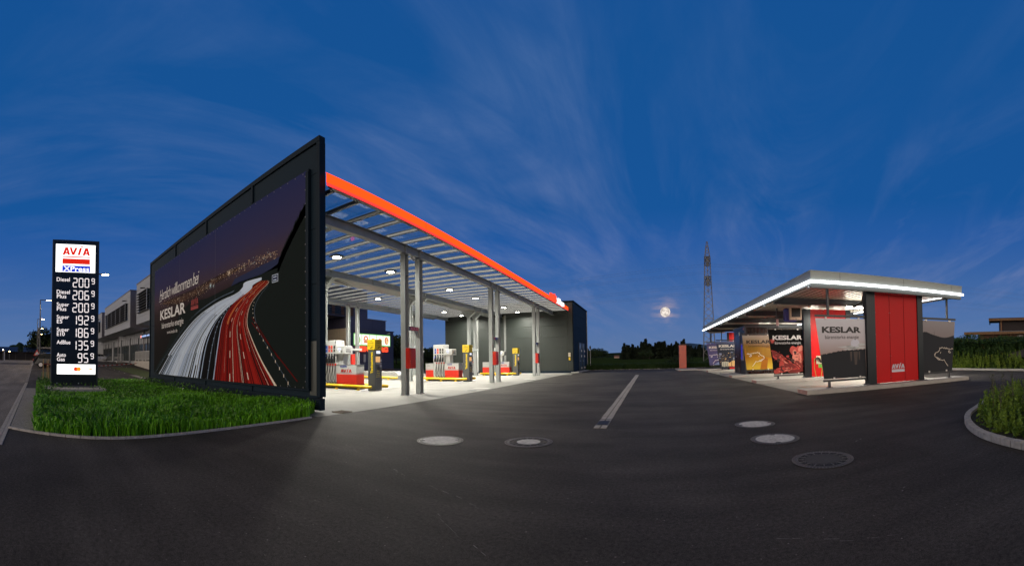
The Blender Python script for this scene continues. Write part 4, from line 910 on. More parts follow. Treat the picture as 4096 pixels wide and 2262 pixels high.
o = rail(-22, -18.1, 24.15); o['label'] = 'yellow bumper rail in front of the grey trough on the rear island'; o['group'] = 'yellow bumper rails around the pumps'
o = thing('concrete_trough', 'pale grey trough with a sloped end behind the yellow rail of the rear island', 'trough', (-20, 25, 0))
M().prism([(-22, 24.5, .006), (-18.35, 24.5, .006), (-18.25, 24.5, .40), (-18.55, 24.5, .66), (-22, 24.5, .66)], (0, .8, 0)).build('basin', mk('trough_grey', (.36, .37, .37), .7), o, bev=.02)
# ================================================================ wash bays
BRD = mk('wash_red', (.52, .010, .012), .42, var=.05, scale=1.5, spec=.2); ANT = mk('wash_anthracite', (.016, .022, .028), .35, .4, var=.08); ALU = mk('fascia_sheet', (.30, .34, .335), .5, .1, var=.08, scale=1.5); ALD = mk('profile_dark', (.06, .065, .07), .4, .5, var=.08)
RX0, RX1, RY0, RY1 = 5.78, 13.5, 12.66, 39.1
t = thing('wash_bays', 'open car wash with flat roof, glowing white edge strip and red partition panels', 'car wash', (9.6, 26, 0))
sl = M()
sl.poly([(5.62, 12.7, .007), (13.95, 12.7, .007), (13.95, 40.6, .007), (5.62, 40.6, .007)]); st(sl.build('wash_floor', CONC))
mb = M()
for y0, y1 in ((12.72, 13.66), (19.2, 20.1), (25.0, 29.3), (35.0, 35.9)):
    mb.box(5.56, 13.9, y0, y1, 0, .165)
mb.box(5.3, 13.9, 40.4, 41.0, 0, .12)
st(mb.build('wash_islands', CONCF, bev=.012))
mb = M()
for y0 in (12.72, 19.2, 25.0, 35.0): mb.box(5.548, 5.56, y0+.01, y0+.9, .02, .16)
st(mb.build('island_red_ends', mk('faded_red_paint', (.42, .24, .20), .8, var=.3, scale=8)))
mb = M()
for y0 in (15, 21.4, 31, 37): mb.box(6.6, 8.0, y0, y0+1.0, .007, .012)
st(mb.build('wash_drains', mk('drain_steel', (.22, .2, .16), .5, .4, var=.3)))
mb = M()
mb.box(RX0, RX1, RY0, RY0+.06, 4.13, 4.46); mb.box(RX0, RX1, RY1-.06, RY1, 4.13, 4.46); mb.box(RX0, RX0+.06, RY0+.06, RY1-.06, 4.13, 4.46); mb.box(RX1-.06, RX1, RY0+.06, RY1-.06, 4.13, 4.46)
for i, k in enumerate((RY0+4, RY0+9, RY0+14, RY0+19, RY0+24)): mb.box(RX0-.004, RX0, k, k+.012, 4.13, 4.46, 1)
for k in (RX0+1.2, RX0+4.2, RX0+7.0): mb.box(k, k+.012, RY0-.004, RY0, 4.13, 4.46, 1)
mb.build('roof_edge', [ALU, ALD], t)
M().box(RX0+.06, RX1-.06, RY0+.06, RY1-.06, 4.38, 4.44).build('roof_deck', ALD, t)
M().box(RX0-.02, RX1+.02, RY0-.02, RY1+.02, 4.46, 4.49).build('roof_trim', ALU, t)
LED = mke('led_strip_light', (.97, .99, 1), 5.5)
mb = M().box(RX0-.06, RX1+.06, RY0-.06, RY0+.02, 4.045, 4.128); mb.box(RX0-.06, RX0+.02, RY0+.02, RY1, 4.045, 4.128); mb.box(RX1-.02, RX1+.06, RY0+.02, RY1, 4.045, 4.128); mb.build('led_strip', LED, t)
mb = M().box(RX0+.03, RX1-.03, RY0+.03, RY0+.16, 3.86, 4.05); mb.box(RX0+.03, RX0+.16, RY0+.16, RY1, 3.96, 4.05); mb.box(RX1-.16, RX1-.03, RY0+.16, RY1, 3.96, 4.05); mb.build('lower_profile', mk('lower_sheet', (.10, .115, .115), .5, .1, var=.06), t, bev=.01)
mb = M(); x = RX0+.1                                                       # trapezoidal sheet, ribs running front to back
q = []
while x < RX1-.1:
    q += [(x, 4.16), (x+.17, 4.16), (x+.20, 4.22), (x+.28, 4.22)]; x += .31
for (a, za), (b, zb) in zip(q, q[1:]): mb.poly([(a, RY0+.1, za), (b, RY0+.1, zb), (b, RY1-.1, zb), (a, RY1-.1, za)])
mb.build('corrugated_ceiling', mk('ceiling_sheet', (.50, .46, .40), .4, .25, var=.05), t)
for y in (17.2, 22.5, 27.5, 32.5, 37.6):
    b = M().box(RX0+.15, RX1-.15, y-.09, y+.09, 3.86, 4.10); b.box(RX0+.15, RX1-.15, y-.12, y+.12, 4.10, 4.14); b.build('roof_beam', ALD, t)
def partition(y):
    for k in (0, 1):
        p = M()
        if k == 0: p.box(8.42, 8.62, y-.13, y+.13, .17, 3.95); p.box(8.62, 8.86, y-.10, y+.10, .17, 3.95); p.box(8.36, 8.92, y-.2, y+.2, .165, .185)
        else: p.box(11.10, 11.40, y-.12, y+.12, .17, 3.95); p.box(11.0, 11.5, y-.2, y+.2, .165, .185)
        c = p.build('column', ANT, t, bev=.008); b = M()
        for x0 in ((8.40, 8.88), (11.04, 11.46))[k]:
            for i in range(4): b.tube([(x0, y-.17+.11*i, .185), (x0, y-.17+.11*i, .215)], .018, 6)
        b.build_sep('anchor_bolt', CHR, c)
    for x0, x1 in ((8.86, 9.585), (9.605, 10.345), (10.365, 11.10)): M().box(x0, x1, y-.07, y+.07, .19, 3.95).build('panel', BRD, t, bev=.012)
    M().box(9.58, 10.37, y-.05, y+.05, .2, 3.94).build('panel_joint', mk('dark_red', (.12, .008, .008), .5, var=0), t)
    b = M()
    for x0 in (8.88, 9.56, 9.63, 11.08):
        for z in (.4, 1.3, 2.2, 3.1, 3.8): b.tube([(x0, y-.071, z), (x0, y-.076, z)], .008, 6)
    b.build('rivets', CHR, t)
for y in (13.25, 19.65, 35.45): partition(y)
mb = M(); avia(mb, (9.64, 13.174, .76), X1, .68, .23, bars=True); mb.build('emblem', mk('emblem_pale', (.62, .62, .72), .5, var=0), t)
mb = M()
for y in (39.8,): mb.box(8.42, 8.62, y-.1, y+.1, .0, 3.9); mb.box(11.1, 11.4, y-.1, y+.1, 0, 3.9); mb.box(6.6, 6.68, y-.04, y+.04, 2.9, 3.9)
mb.build_sep('rear_column', ANT, t); M().box(8.62, 11.1, 39.75, 39.85, .1, 3.9).build('rear_panel', BRD, t)
mb = M()
for y in (12.95, 18.4, 24, 29.5, 35): mb.tube([(RX0+.1, y, 3.94), (RX0+.02, y-.06, 3.90), (RX0-.02, y-.1, 3.86)], [.05, .045, .045], 8)
mb.build_sep('spot_camera', CHR, t)
mb = M()
for y in (14.5, 20.8): mb.tube([(9.2, y, 4.05), (9.2, y+.2, 3.72), (9.4, y+1.2, 3.62), (9.9, y+2.2, 3.75)], .05, 8); mb.tube([(7.2, y+1.6, 3.72), (8.2, y+1.5, 3.8), (9.3, y+1.4, 3.7)], .035, 8)
mb.build_sep('spray_boom', MATS['cast_iron'], t)
# tubes
TUBE_OFF = mk('tube_unlit', (.42, .36, .28), .3, var=0); TUBE_ON = mke('tube_lit', (1, .93, .80), 40.)
k = 0
def tube_lamp(x0, x1, y, on, label):
    o = thing('tube_lamp', label, 'lamp', ((x0+x1)/2, y, 3.8), 'tube lamps under the wash roof'); M().tube([(x0, y-.13, 3.78), (x0+.03, y-.13, 3.78), (x1-.03, y-.13, 3.78), (x1, y-.13, 3.78)], [.045, .06, .06, .045], 10).build('tube', TUBE_ON if on else TUBE_OFF, o)
    M().box(x0+.2, x1-.2, y-.14, y-.09, 3.81, 3.87).build('clip', ALD, o)
    if on:
        ld = bpy.data.lights.new('tube_glow', 'AREA'); ld.shape = 'RECTANGLE'; ld.size = x1-x0; ld.size_y = .12; ld.energy = P_TUBE; ld.color = (1, .93, .78)
        lo = bpy.data.objects.new('tube_glow', ld); COL.objects.link(lo); lo.parent = o; lo.location = (0, -.13, -.09)
nb = {17.2: 'first', 22.5: 'second', 27.5: 'third', 32.5: 'fourth', 37.6: 'last'}
for y in (17.2, 22.5, 32.5, 37.6):
    tube_lamp(6.05, 7.75, y, False, 'unlit long tube lamp under the %s beam of the wash roof, forecourt side' % nb[y])
    tube_lamp(9.75, 10.7, y, True, 'lit white tube lamp under the middle of the %s beam of the wash roof' % nb[y])
    tube_lamp(11.9, 12.9, y, True, 'lit white tube lamp under the %s beam of the wash roof, far side' % nb[y])
# banners
def bm(name, f): return [mk('bn_'+n, c, .45, var=.03) for n, c in f]
def banner(y, xl, z0, z1, title, right=None, hang=True, leg=True, label='', pic=None, mats=None, xr=8.42, base=None, ground=.165):
    """cloth between two bars; left edge slants from xl (top) to xl+.30 (bottom)"""
    o = thing('banner', label, 'banner', ((xl+xr)/2, y, ground), 'advertising banners of the wash bays')
    b = M().box(xl-.02, xr-.01, y-.035, y+.035, z1+.05, z1+.14); b.box(xl+.28, xr-.01, y-.035, y+.035, z0-.11, z0-.03)
    if hang: b.box(xl+.50, xl+.58, y-.04, y+.04, z1+.14, 3.98)
    if leg: b.box(xl+.48, xl+.57, y-.04, y+.04, ground+.02, z0-.11); b.box(xl+.42, xl+.63, y-.09, y+.09, ground, ground+.02)
    b.build('bracket_frame', ALD, o, bev=.006)
    b = M()
    for x, z in ((xl+.40, z1), (xr-.35, z1), (xl+.70, z0), (xr-.35, z0)): b.box(x, x+.06, y-.045, y+.03, z-.03, z+.05)
    b.build_sep('clamp', mk('clamp_grey', (.7, .68, .66), .4, .3, var=0), o)
    c = M().prism([(xl, y+.004, z1), (xl+.30, y+.004, z0), (xr, y+.004, z0), (xr-.02, y+.004, z1)], (0, -.008, 0), 0); cl = c.build('cloth', base, o)
    return o, cl
def left_edge(xl, z, z0, z1): return xl+.30*(z1-z)/(z1-z0)
def words(cl, y, xl, mat, k=1., sub=True):
    mb = M(); text(mb, 'KESLAR', (xl+.26, y-.0105, 2.26), X1, 1.74, .245, bold=.045)
    if sub: text(mb, 'bärenstarke energie', (xl+.39, y-.0105, 1.985), X1, 1.50, .19, bold=.0)
    return mb.build('lettering', mat, cl)
BEAR = [[(0, .86), (.05, .90), (.09, .84), (.2, .87), (.3, .89), (.36, .94), (.37, .88), (.46, .95), (.48, .90), (.6, .97), (.62, .92), (.72, .93)], [(.70, .90), (.74, .80), (.80, .74), (.95, .68), (1.0, .60), (.98, .52), (.90, .46)], [(.93, .70), (.96, .58), (.98, .64)], [(.90, .46), (.82, .44), (.74, .36), (.71, .40)], [(.88, .44), (.80, .34), (.66, .33), (.60, .30), (.48, .32), (.46, .25), (.30, 0)], [(.12, .70), (.17, .66), (.24, .70), (.25, .77), (.19, .79), (.17, .72)], [(.66, .72), (.68, .66)]]
def bear(mb, o, w, h, y, m=0, flip=False, wd=.017):
    for ln in BEAR:
        for (a, b), (c, d) in zip(ln, ln[1:]):
            if flip: a, c = 1-a, 1-c
            p, q = Vector((o[0]+a*w, y, o[1]+b*h)), Vector((o[0]+c*w, y, o[1]+d*h)); n = (q-p).cross(Vector((0, 1, 0))).normalized()*wd*.5; e = (q-p).normalized()*wd*.4
            mb.poly([p+n-e, p-n-e, q-n+e, q+n+e], m)
# 1 mountain at dusk, front bay
B1 = gradient_mat('dusk_print', [(0, (.030, .033, .040)), (.40, (.42, .32, .30)), (.62, (.60, .57, .62)), (1, (.74, .77, .86))], 2, .2, 2.8, .45, .02)  # printed dusk sky, its top lightened to hold the roof strip's light
o, cl = banner(13.25, 6.2, .50, 2.82, 'KESLAR', label='pale grey mountain banner with dark lettering on the front wash bay', base=B1)
mtm = [mk('print_mountain', (.016, .019, .026), .75, var=.2, scale=1.2), mk('print_sun', (.64, .66, .78), .45, var=0), mk('print_cloudlet', (.56, .60, .62), .45, var=.2, scale=6), mk('print_flare', (.055, .038, .036), .45, var=.2)]
mb = M(); zs_ = lambda x: 1.43+.10*sstep((x-6.3)/1.1)+.08*(x-6.3)/2.1+.012*math.sin(x*31)+.01*math.sin(x*67)
pts = [(x, 13.2435, zs_(x)) for x in frange(6.385, 8.395, 40)]; mb.poly([(6.50, 13.2435, .502), (8.395, 13.2435, .502)]+pts[::-1], 0)
for a in frange(0, 6.28, 30): pass
mb.poly([(7.92+.20*math.cos(a), 13.2430, 1.84+.19*math.sin(a)) for a in frange(0, 6.0, 22)], 1)
for x0, x1, z, h in ((7.1, 7.9, 1.70, .05), (7.35, 8.0, 1.62, .05), (7.6, 8.39, 1.66, .07), (8.0, 8.39, 1.78, .08), (7.5, 7.8, 1.74, .03)): mb.poly([(x0, 13.2425, z), (x0+(x1-x0)*.3, 13.2425, z-h*.5), (x1, 13.2425, z-h*.2), (x1, 13.2425, z+h*.6), (x0+(x1-x0)*.5, 13.2425, z+h)], 2)
for x, w, z in ((7.93, .10, 1.0), (7.72, .05, 1.15), (8.1, .04, 1.2)): mb.poly([(x-w, 13.2428, 1.52), (x+w, 13.2428, 1.52), (x+w*.5, 13.2428, z), (x-w*.5, 13.2428, z)], 3)
mb.build('mountain_picture', mtm, cl); words(cl, 13.25, 6.2, mk('print_charcoal', (.022, .022, .026), .45, var=0))
# right wing of the front bay, bear drawing
o = thing('banner', 'dark mountain banner with a white bear head outline right of the red front panel', 'banner', (12.5, 13.25, .165), 'advertising banners of the wash bays')
b = M().box(11.4, 13.60, 13.215, 13.285, 2.90, 2.99); b.box(11.4, 13.32, 13.215, 13.285, .40, .48); b.box(13.0, 13.08, 13.21, 13.29, 2.99, 3.98); b.box(13.02, 13.11, 13.21, 13.29, .185, .40); b.box(12.96, 13.17, 13.16, 13.34, .165, .185); b.build('bracket_frame', ALD, o, bev=.006)
b = M()
for x, z in ((11.65, 2.84), (13.15, 2.84), (11.75, .5), (12.85, .5)): b.box(x, x+.07, 13.2, 13.28, z-.03, z+.05)
b.build_sep('clamp', MATS['clamp_grey'], o)
B1b = gradient_mat('dusk_print_b', [(0, (.030, .033, .040)), (.55, (.26, .22, .22)), (.75, (.30, .27, .28)), (1, (.36, .35, .38))], 2, .2, 2.8, .45, .03)
cl = M().prism([(11.4, 13.254, 2.85), (11.4, 13.254, .48), (13.29, 13.254, .48), (13.57, 13.254, 2.85)], (0, -.008, 0)).build('cloth', B1b, o)
zr = lambda x: 2.17+.16*math.exp(-((x-11.62)/.38)**2)-.10*sstep((x-12.1)/.7)+.11*sstep((x-12.9)/.7)+.008*math.sin(x*43)
mb = M(); mb.poly([(11.402, 13.2435, .482), (13.285, 13.2435, .482), (13.49, 13.2435, zr(13.49))]+[(x, 13.2435, zr(x)) for x in frange(13.49, 11.402, 40)[1:]], 0); mb.box(12.18, 12.19, 13.243, 13.2434, 2.2, 2.36, 0); mb.build('mountain_picture', mtm, cl)
PALE = mk('print_pale', (.66, .66, .74), .45, var=0)
mb = M(); bear(mb, (12.15, .72), 1.22, .93, 13.2415, flip=True, wd=.028); mb.build('bear_outline', PALE, cl)
# 2 black banner with red liquid
BK = mk('print_black', (.010, .007, .007), .75, var=.15)
o, cl = banner(19.65, 6.38, .42, 2.82, 'KESLAR', label='black banner with white lettering and swirling red liquid', base=BK)
liq = [mk('liquid_'+n, c, .45, var=.3, scale=5) for n, c in (('dark', (.16, .012, .010)), ('red', (.42, .045, .035)), ('pale', (.60, .19, .14)), ('black', (.03, .008, .008)))]
mb = M(); yq = 19.6435
def blob(cx, cz, rx, rz, m, k, sd=0, n=26, rot=0):
    pts = []
    for i in range(n):
        a = 2*math.pi*i/n; r = 1+.16*math.sin(3*a+sd)+.10*math.sin(5*a+sd*2.3)+.06*math.sin(9*a+sd*3); x, z = rx*r*math.cos(a), rz*r*math.sin(a); x, z = x*math.cos(rot)-z*math.sin(rot), x*math.sin(rot)+z*math.cos(rot)
        pz = min(max(cz+z, .425), 2.8); pts.append((min(max(cx+x, left_edge(6.38, pz, .42, 2.82)+.01), 8.40), yq-.0006*k, pz))
    mb.poly(pts, m)
for a in ((7.0, 1.33, .52, .20, 1, 1, .3, 26, -.55), (6.85, 1.48, .32, .13, 0, 2, 1, 26, -.4), (7.55, .82, .62, .28, 1, 1, 2, 26, -.3), (7.6, .86, .42, .16, 0, 3, .5, 26, -.4), (8.1, 1.42, .42, .55, 1, 2, 1.2, 30, .3), (8.0, 1.32, .26, .36, 2, 4, 2.2, 26, .2), (8.3, 1.78, .22, .14, 2, 5, 3, 26, .3), (7.92, 1.55, .08, .10, 3, 6, .4, 20, 0), (8.1, 1.0, .28, .12, 0, 6, 1.5, 24, .1), (7.1, .62, .5, .14, 1, 4, 2.5, 26, .1), (7.2, .72, .17, .15, 3, 6, 1, 22, 0), (7.22, .74, .10, .09, 1, 7, 1, 22, 0), (7.9, .55, .5, .10, 0, 5, .8, 26, 0), (7.75, 1.14, .12, .10, 3, 6, 1.9, 20, 0), (7.48, 1.36, .08, .07, 1, 6, 0, 18, 0), (6.62, 2.2, .13, .13, 0, 2, 0, 18, 0), (6.63, 2.2, .08, .08, 1, 3, 1, 18, 0), (6.95, 1.2, .10, .13, 3, 5, 2, 20, 0), (8.2, 1.15, .10, .16, 2, 7, 1, 20, .4), (7.5, .62, .2, .05, 2, 7, 1, 20, .2), (7.3, 1.1, .22, .03, 2, 6, 1, 18, -.6), (8.25, .78, .13, .2, 0, 7, 1, 20, .4)): blob(*a)
for i in range(60):
    cx, cz = random.choice([(7.0, 1.3), (7.5, .85), (8.05, 1.35), (8.15, 1.0), (7.2, .65)]); blob(cx+random.gauss(0, .22), cz+random.gauss(0, .17), random.uniform(.03, .12), random.uniform(.012, .035), random.choice([0, 2, 2, 3, 1]), 8+i*.05, random.random()*6, 14, random.uniform(-.9, .9))
mb.build('liquid_picture', liq, cl); words(cl, 19.65, 6.38, mk('print_silver', (.62, .60, .62), .45, var=0))
# technical container and gold banner
o = thing('technical_container', 'dark steel container with corrugated front between the wash bays', 'container', (9, 27.3, .165))
mb = M().box(6.72, 12.5, 25.75, 29.15, .17, 3.40); x = 6.9
mb.build('body', mk('container_dark', (.030, .028, .030), .35, .4, var=.1), o)
mb = M()
while x < 12.4: mb.prism([(x, 25.75, .2), (x+.05, 25.71, .2), (x+.17, 25.71, .2), (x+.22, 25.75, .2)], (0, 0, 3.1)); x += .30
mb.build('corrugated_front', mk('container_brown', (.045, .032, .028), .28, .6, var=.1), o)
mb = M().box(6.66, 12.56, 25.68, 29.2, 3.40, 3.50); mb.box(6.68, 6.80, 25.70, 25.80, .17, 3.4); mb.build('container_frame', mk('container_trim', (.10, .12, .14), .4, .4), o)
d = M().box(6.69, 6.72, 27.2, 28.7, .25, 3.0).build('door', mk('container_door', (.05, .025, .03), .22, .5), o)
M().box(6.67, 6.69, 28.35, 28.5, 1.35, 1.42).build('handle', CHR, d)
b = M().box(6.64, 6.70, 26.15, 26.75, 1.10, 2.32); w_ = b.build('service_window', mk('window_frame', (.42, .38, .36), .4, .4, var=0), o); M().box(6.63, 6.64, 26.27, 26.63, 1.2, 2.22).build('blue_screen', mke('blue_glow', (.06, .05, .55), .55), w_)
M().box(6.60, 6.68, 27.05, 27.12, 2.9, 3.15).build('wall_lamp', MATS['clamp_grey'], o)
mb = M().tube([(6.70, 26.0, 3.3), (6.66, 26.0, 3.3)], .09, 14); mb.build('alarm_light', mk('alarm', (.7, .3, .3), .4), o)
GOLD = gradient_mat('gold_print', [(0, (.62, .42, .05)), (.30, (.40, .17, .015)), (.58, (.27, .13, .03)), (.80, (.36, .28, .20)), (1, (.50, .46, .43))], 2, .45, 2.85, .3, .10)
o, cl = banner(25.62, 6.46, .48, 2.84, 'KESLAR', label='gold banner with dark lettering and white bear head, fixed to the container', base=GOLD, hang=False, leg=False, xr=8.62)
wm = words(cl, 25.62, 6.50, mk('print_dark_brown', (.03, .02, .012), .45, var=0))
mb = M(); bear(mb, (6.80, .72), 1.24, .98, 25.6095, wd=.036); mb.build('bear_outline', mk('print_bear_white', (.85, .82, .76), .45, var=0), cl)
mb = M(); mb.poly([(6.9, 25.611, 1.55), (8.6, 25.611, 1.25), (8.6, 25.611, 1.9), (6.6, 25.611, 2.2), (6.62, 25.611, 1.9)], 0); mb.poly([(7.7, 25.6108, .5), (8.2, 25.6108, .5), (8.3, 25.6108, 1.2), (7.9, 25.6108, 1.3)], 1); mb.build('gold_shading', [mk('gold_shade', (.30, .16, .02), .3, var=.4, scale=1.5), mk('amber_shade', (.36, .13, .01), .3, var=.4, scale=1.5)], cl)
# 4 village, 5 blue bear
VIL = gradient_mat('village_print', [(0, (.03, .03, .05)), (.55, (.035, .04, .06)), (.80, (.06, .07, .13)), (1, (.22, .26, .46))], 2, .45, 2.85, .45, .12)
o, cl = banner(35.45, 6.44, .48, 2.84, 'KESLAR', label='banner of a village at night with white lettering, between container and indigo banner', base=VIL)
vm = [mk('vil_'+n, c, .45, var=.1) for n, c in (('roof', (.03, .03, .04)), ('wall', (.48, .46, .38)), ('amber', (.72, .45, .18)), ('blue', (.22, .27, .42)), ('dark', (.02, .02, .03)))]
mb = M(); yv = 35.4435
def vq(x0, x1, z0, z1, m, k, sk=0): mb.poly([(max(x0, left_edge(6.44, z0, .48, 2.84)+.01), yv-.0005*k, z0), (min(x1, 8.40), yv-.0005*k, z0), (min(x1, 8.4), yv-.0005*k, z1+sk), (max(x0, left_edge(6.44, z1, .48, 2.84)+.01), yv-.0005*k, z1)], m)
for i in range(46): x = random.uniform(6.6, 8.3); z = random.uniform(1.0, 1.75); w = random.uniform(.08, .25); vq(x, x+w, z, z+random.uniform(.05, .14), random.choice([0, 0, 4, 3, 2]), 1+i*.05, random.uniform(-.04, .04))
for i in range(40): x = random.uniform(6.65, 8.35); z = random.uniform(.6, 1.75); vq(x, x+.05, z, z+.03, 2, 5)
vq(6.95, 7.6, .5, .92, 1, 6); vq(7.6, 7.85, .5, .80, 2, 6, .1); vq(7.9, 8.4, .5, 1.0, 2, 6); vq(6.7, 6.95, 1.55, 1.72, 3, 6)
for i in range(3):
    for j in range(3): vq(7.1+.17*i, 7.16+.17*i, .56+.12*j, .62+.12*j, 4, 8)
mb.build('village_picture', vm, cl); words(cl, 35.45, 6.44, mk('print_cream', (.80, .76, .70), .45, var=0))
BLB = mk('print_indigo', (.075, .075, .21), .45, var=.25, scale=1.5)
o, cl = banner(40.5, 6.33, .52, 2.80, 'KESLAR', label='indigo banner with white bear head at the far end of the wash bays', base=BLB, ground=.12)
words(cl, 40.5, 6.33, MATS['print_cream']); mb = M(); bear(mb, (6.62, .72), 1.30, .95, 40.4895, wd=.045); mb.build('bear_outline', MATS['print_bear_white'], cl)
mb = M().poly([(7.1, 40.4905, .54), (8.3, 40.4905, .54), (8.3, 40.4905, .95), (7.5, 40.4905, .8)]); mb.build('light_patch', mk('print_lightblue', (.18, .28, .50), .45, var=.2), cl)
# display, notice, spray holder
o = thing('display_unit', 'cream framed dark display with a blue back hanging under the wash roof', 'display', (7.7, 19.1, 3.2)); M().box(7.16, 7.9, 19.12, 19.4, 3.20, 3.92).build('shell', mk('shell_blue', (.035, .035, .22), .4), o, bev=.09); f = M().box(7.40, 8.12, 19.0, 19.14, 3.28, 3.96).build('frame', mk('frame_cream', (.60, .45, .34), .35), o, bev=.05); mb = M().box(7.52, 8.02, 18.985, 19.0, 3.44, 3.92); mb.build('screen', mk('screen_dark', (.03, .025, .02), .15), f); M().box(7.75, 7.79, 18.99, 19.0, 3.33, 3.37).build('button', INK, f)
o = thing('notice_sheet', 'small pink and white notice on the banner post under the roof', 'notice', (6.93, 19.6, 3.2)); M().box(6.86, 7.0, 19.598, 19.604, 3.03, 3.38).build('paper', mk('notice_pink', (.62, .42, .42), .5, var=.2, scale=20), o)
o = thing('spray_holder', 'cream plate with black spray gun and green hose on the red wash panel', 'spray gun', (9.3, 19.56, 1.1))
M().box(9.15, 9.52, 19.545, 19.575, .90, 1.35).build('plate', mk('plate_cream', (.60, .52, .40), .45), o); M().box(9.28, 9.47, 19.55, 19.575, .68, .88).build('sticker', mk('sticker_green', (.12, .38, .05), .5, var=.5, scale=30), o)
M().tube([(9.05, 19.46, 1.20), (9.2, 19.48, 1.24), (9.3, 19.48, 1.18), (9.44, 19.52, .98)], [.03, .05, .06, .03], 8).build('gun', BL, o); M().tube([(9.05, 19.46, 1.2), (8.96, 19.4, 1.14), (8.93, 19.38, .7), (9.02, 19.36, .25), (9.15, 19.34, .12), (9.33, 19.36, .2), (9.42, 19.40, .6), (9.44, 19.44, 1.3), (9.42, 19.5, 2.0), (9.36, 19.55, 2.6)], .016, 6).build('hose', mk('hose_green', (.12, .32, .05), .4), o)
# red cabinet on its slab
o = thing('vent_cabinet', 'tall pinkish red sheet metal cabinet with vent slots at the back of the forecourt', 'cabinet', (4.25, 45.2, .12))
M().box(3.80, 4.62, 44.85, 45.5, .14, 2.78).build('case', mk('cabinet_salmon', (.80, .20, .14), .45, var=.05), o, bev=.02); M().box(3.78, 4.64, 44.83, 45.52, 2.78, 2.90).build('top', mk('cabinet_brown', (.22, .10, .07), .5), o)
mb = M()
for z in (.35, 2.2):
    for x in (4.03, 4.16, 4.29): mb.box(x, x+.045, 44.842, 44.85, z, z+.45)
mb.build('vent_slot', mk('slot_light', (.60, .20, .16), .5), o)
st(M().box(3.3, 5.5, 40.8, 45.6, .0, .13).build('cabinet_slab', CONCF, bev=.02))
o = thing('marker_post', 'thin white marker post with a small dark top beside the dark building', 'post', (-7.2, 49.3, 0)); M().tube([(-7.2, 49.3, 0), (-7.2, 49.3, 3.0)], .035, 8).build('pole', mk('post_white', (.5, .5, .5), .5), o); M().box(-7.3, -7.1, 49.24, 49.3, 2.7, 3.1).build('plate', MATS['cast_iron'], o)
# ================================================================ right side: bed, kerb, bank, house
bo = [(7.9, 6.75), (7.03, 6.28), (6.28, 5.85), (5.68, 5.35), (5.18, 4.75), (4.85, 4.14), (4.67, 3.47), (4.62, 2.8), (4.75, 2.0), (5.1, 1.2), (5.8, .4)]
bo = [tuple(p) for p in cr(bo, 3)]
def offs(p, d):
    o = []
    for i in range(len(p)): a, b = Vector(p[max(0, i-1)]), Vector(p[min(len(p)-1, i+1)]); q = (b-a).normalized(); o.append((p[i][0]-q.y*d, p[i][1]+q.x*d))
    return o
bi = offs(bo, .13); mb = M()
for i in range(len(bo)-1):
    A_, B_, C_, D_ = [Vector((*p, 0)) for p in (bo[i], bo[i+1], bi[i+1], bi[i])]; e = (B_-A_).normalized()*.006; mb.prism([A_+e, B_-e, C_-e, D_+e], (0, 0, .115+random.uniform(-.003, .003)))
st(mb.build('bed_kerb', KERB, bev=.012))
bed = bi+[(12, 0), (14, 5), (10, 7.2)]
st(M().poly([(x, y, .06) for x, y in bed]).build('bed_soil', SOIL))
def weeds(name, P, base, h, label, mat, nl=22, ls=.075):
    n = len(P); mbv = []; lv = []
    hh = h*rng.uniform(.5, 1.15, n); a = rng.uniform(0, 6.28, n); ln = rng.uniform(0, .18, n)*hh
    top = np.stack([P[:, 0]+np.cos(a)*ln, P[:, 1]+np.sin(a)*ln, base+hh], 1); bot = np.concatenate([P, base[:, None] if hasattr(base, 'shape') else np.full((n, 1), base)], 1)
    s = np.stack([-np.sin(a), np.cos(a), 0*a], 1)*.006
    stem = np.stack([bot-s, bot+s, top+s*.5, top-s*.5], 1)
    f = rng.random((n, nl))**.8; C = bot[:, None, :]+(top-bot)[:, None, :]*f[:, :, None]; r = (ls*1.1)*(1.15-f)*(.4+rng.random((n, nl))); b = rng.uniform(0, 6.28, (n, nl)); C = C+np.stack([np.cos(b)*r, np.sin(b)*r, 0*b], 2)
    Lf = leaves(C.reshape(-1, 3), ls*(1.1-.55*f.reshape(-1)), 2.0, .7)
    return tag(qmesh(name, np.concatenate([stem, Lf]), mat), label, 'weeds', kind='stuff')
WD = foliage_mat('weed_leaf', (.04, .11, .012), (.24, .36, .045), 2.5, .55)
n = 2600; P = np.stack([rng.uniform(4.6, 12, n), rng.uniform(-.2, 7.2, n)], 1); P = P[inside(P, [tuple(p) for p in offs(bo, .26)]+[(12, 0), (14, 5), (10, 7.2)])]; dk = np.clip((P[:, 0]-4.7)/1.5, .25, 1)
weeds('weeds', P, .06, (.26+.20*dk), 'leafy wild weeds filling the kerbed bed at the right edge', WD, 38, .045)
ST = foliage_mat('weed_seed', (.05, .06, .03), (.12, .12, .07), 3)
for k, (x, y) in enumerate(((5.9, 4.6), (6.3, 5.1), (6.0, 4.1), (6.9, 5.6), (7.3, 5.6), (6.7, 4.9))):
    o = thing('tall_weed', 'tall weed stalk gone to seed standing out of the kerbed bed', 'plant', (x, y, .06), 'tall weed stalks in the kerbed bed')
    M().tube([(x, y, .06), (x+.02, y, .6), (x+.04, y+.03, .78+.04*k)], [.008, .006, .003], 5).build('stem', ST, o)
    f = rng.random(70); q = qmesh('seed_head', leaves(np.stack([x+.035+rng.normal(0, .03, 70), y+.02+rng.normal(0, .03, 70), (.45)+f*(.34+.04*k)], 1), .022, 2.0, .5)-np.array([x, y, .06]), ST, o)
kl = [(20.9, 2), (20.5, 10), (20.35, 13.9), (20.0, 19.8), (19.9, 27), (20, 47)]
mb = M()
for a, b in zip(kl, kl[1:]): d = (Vector(b)-Vector(a)).normalized(); mb.prism([(*a, 0), (*b, 0), (b[0]+.16, b[1], 0), (a[0]+.16, a[1], 0)], (0, 0, .14))
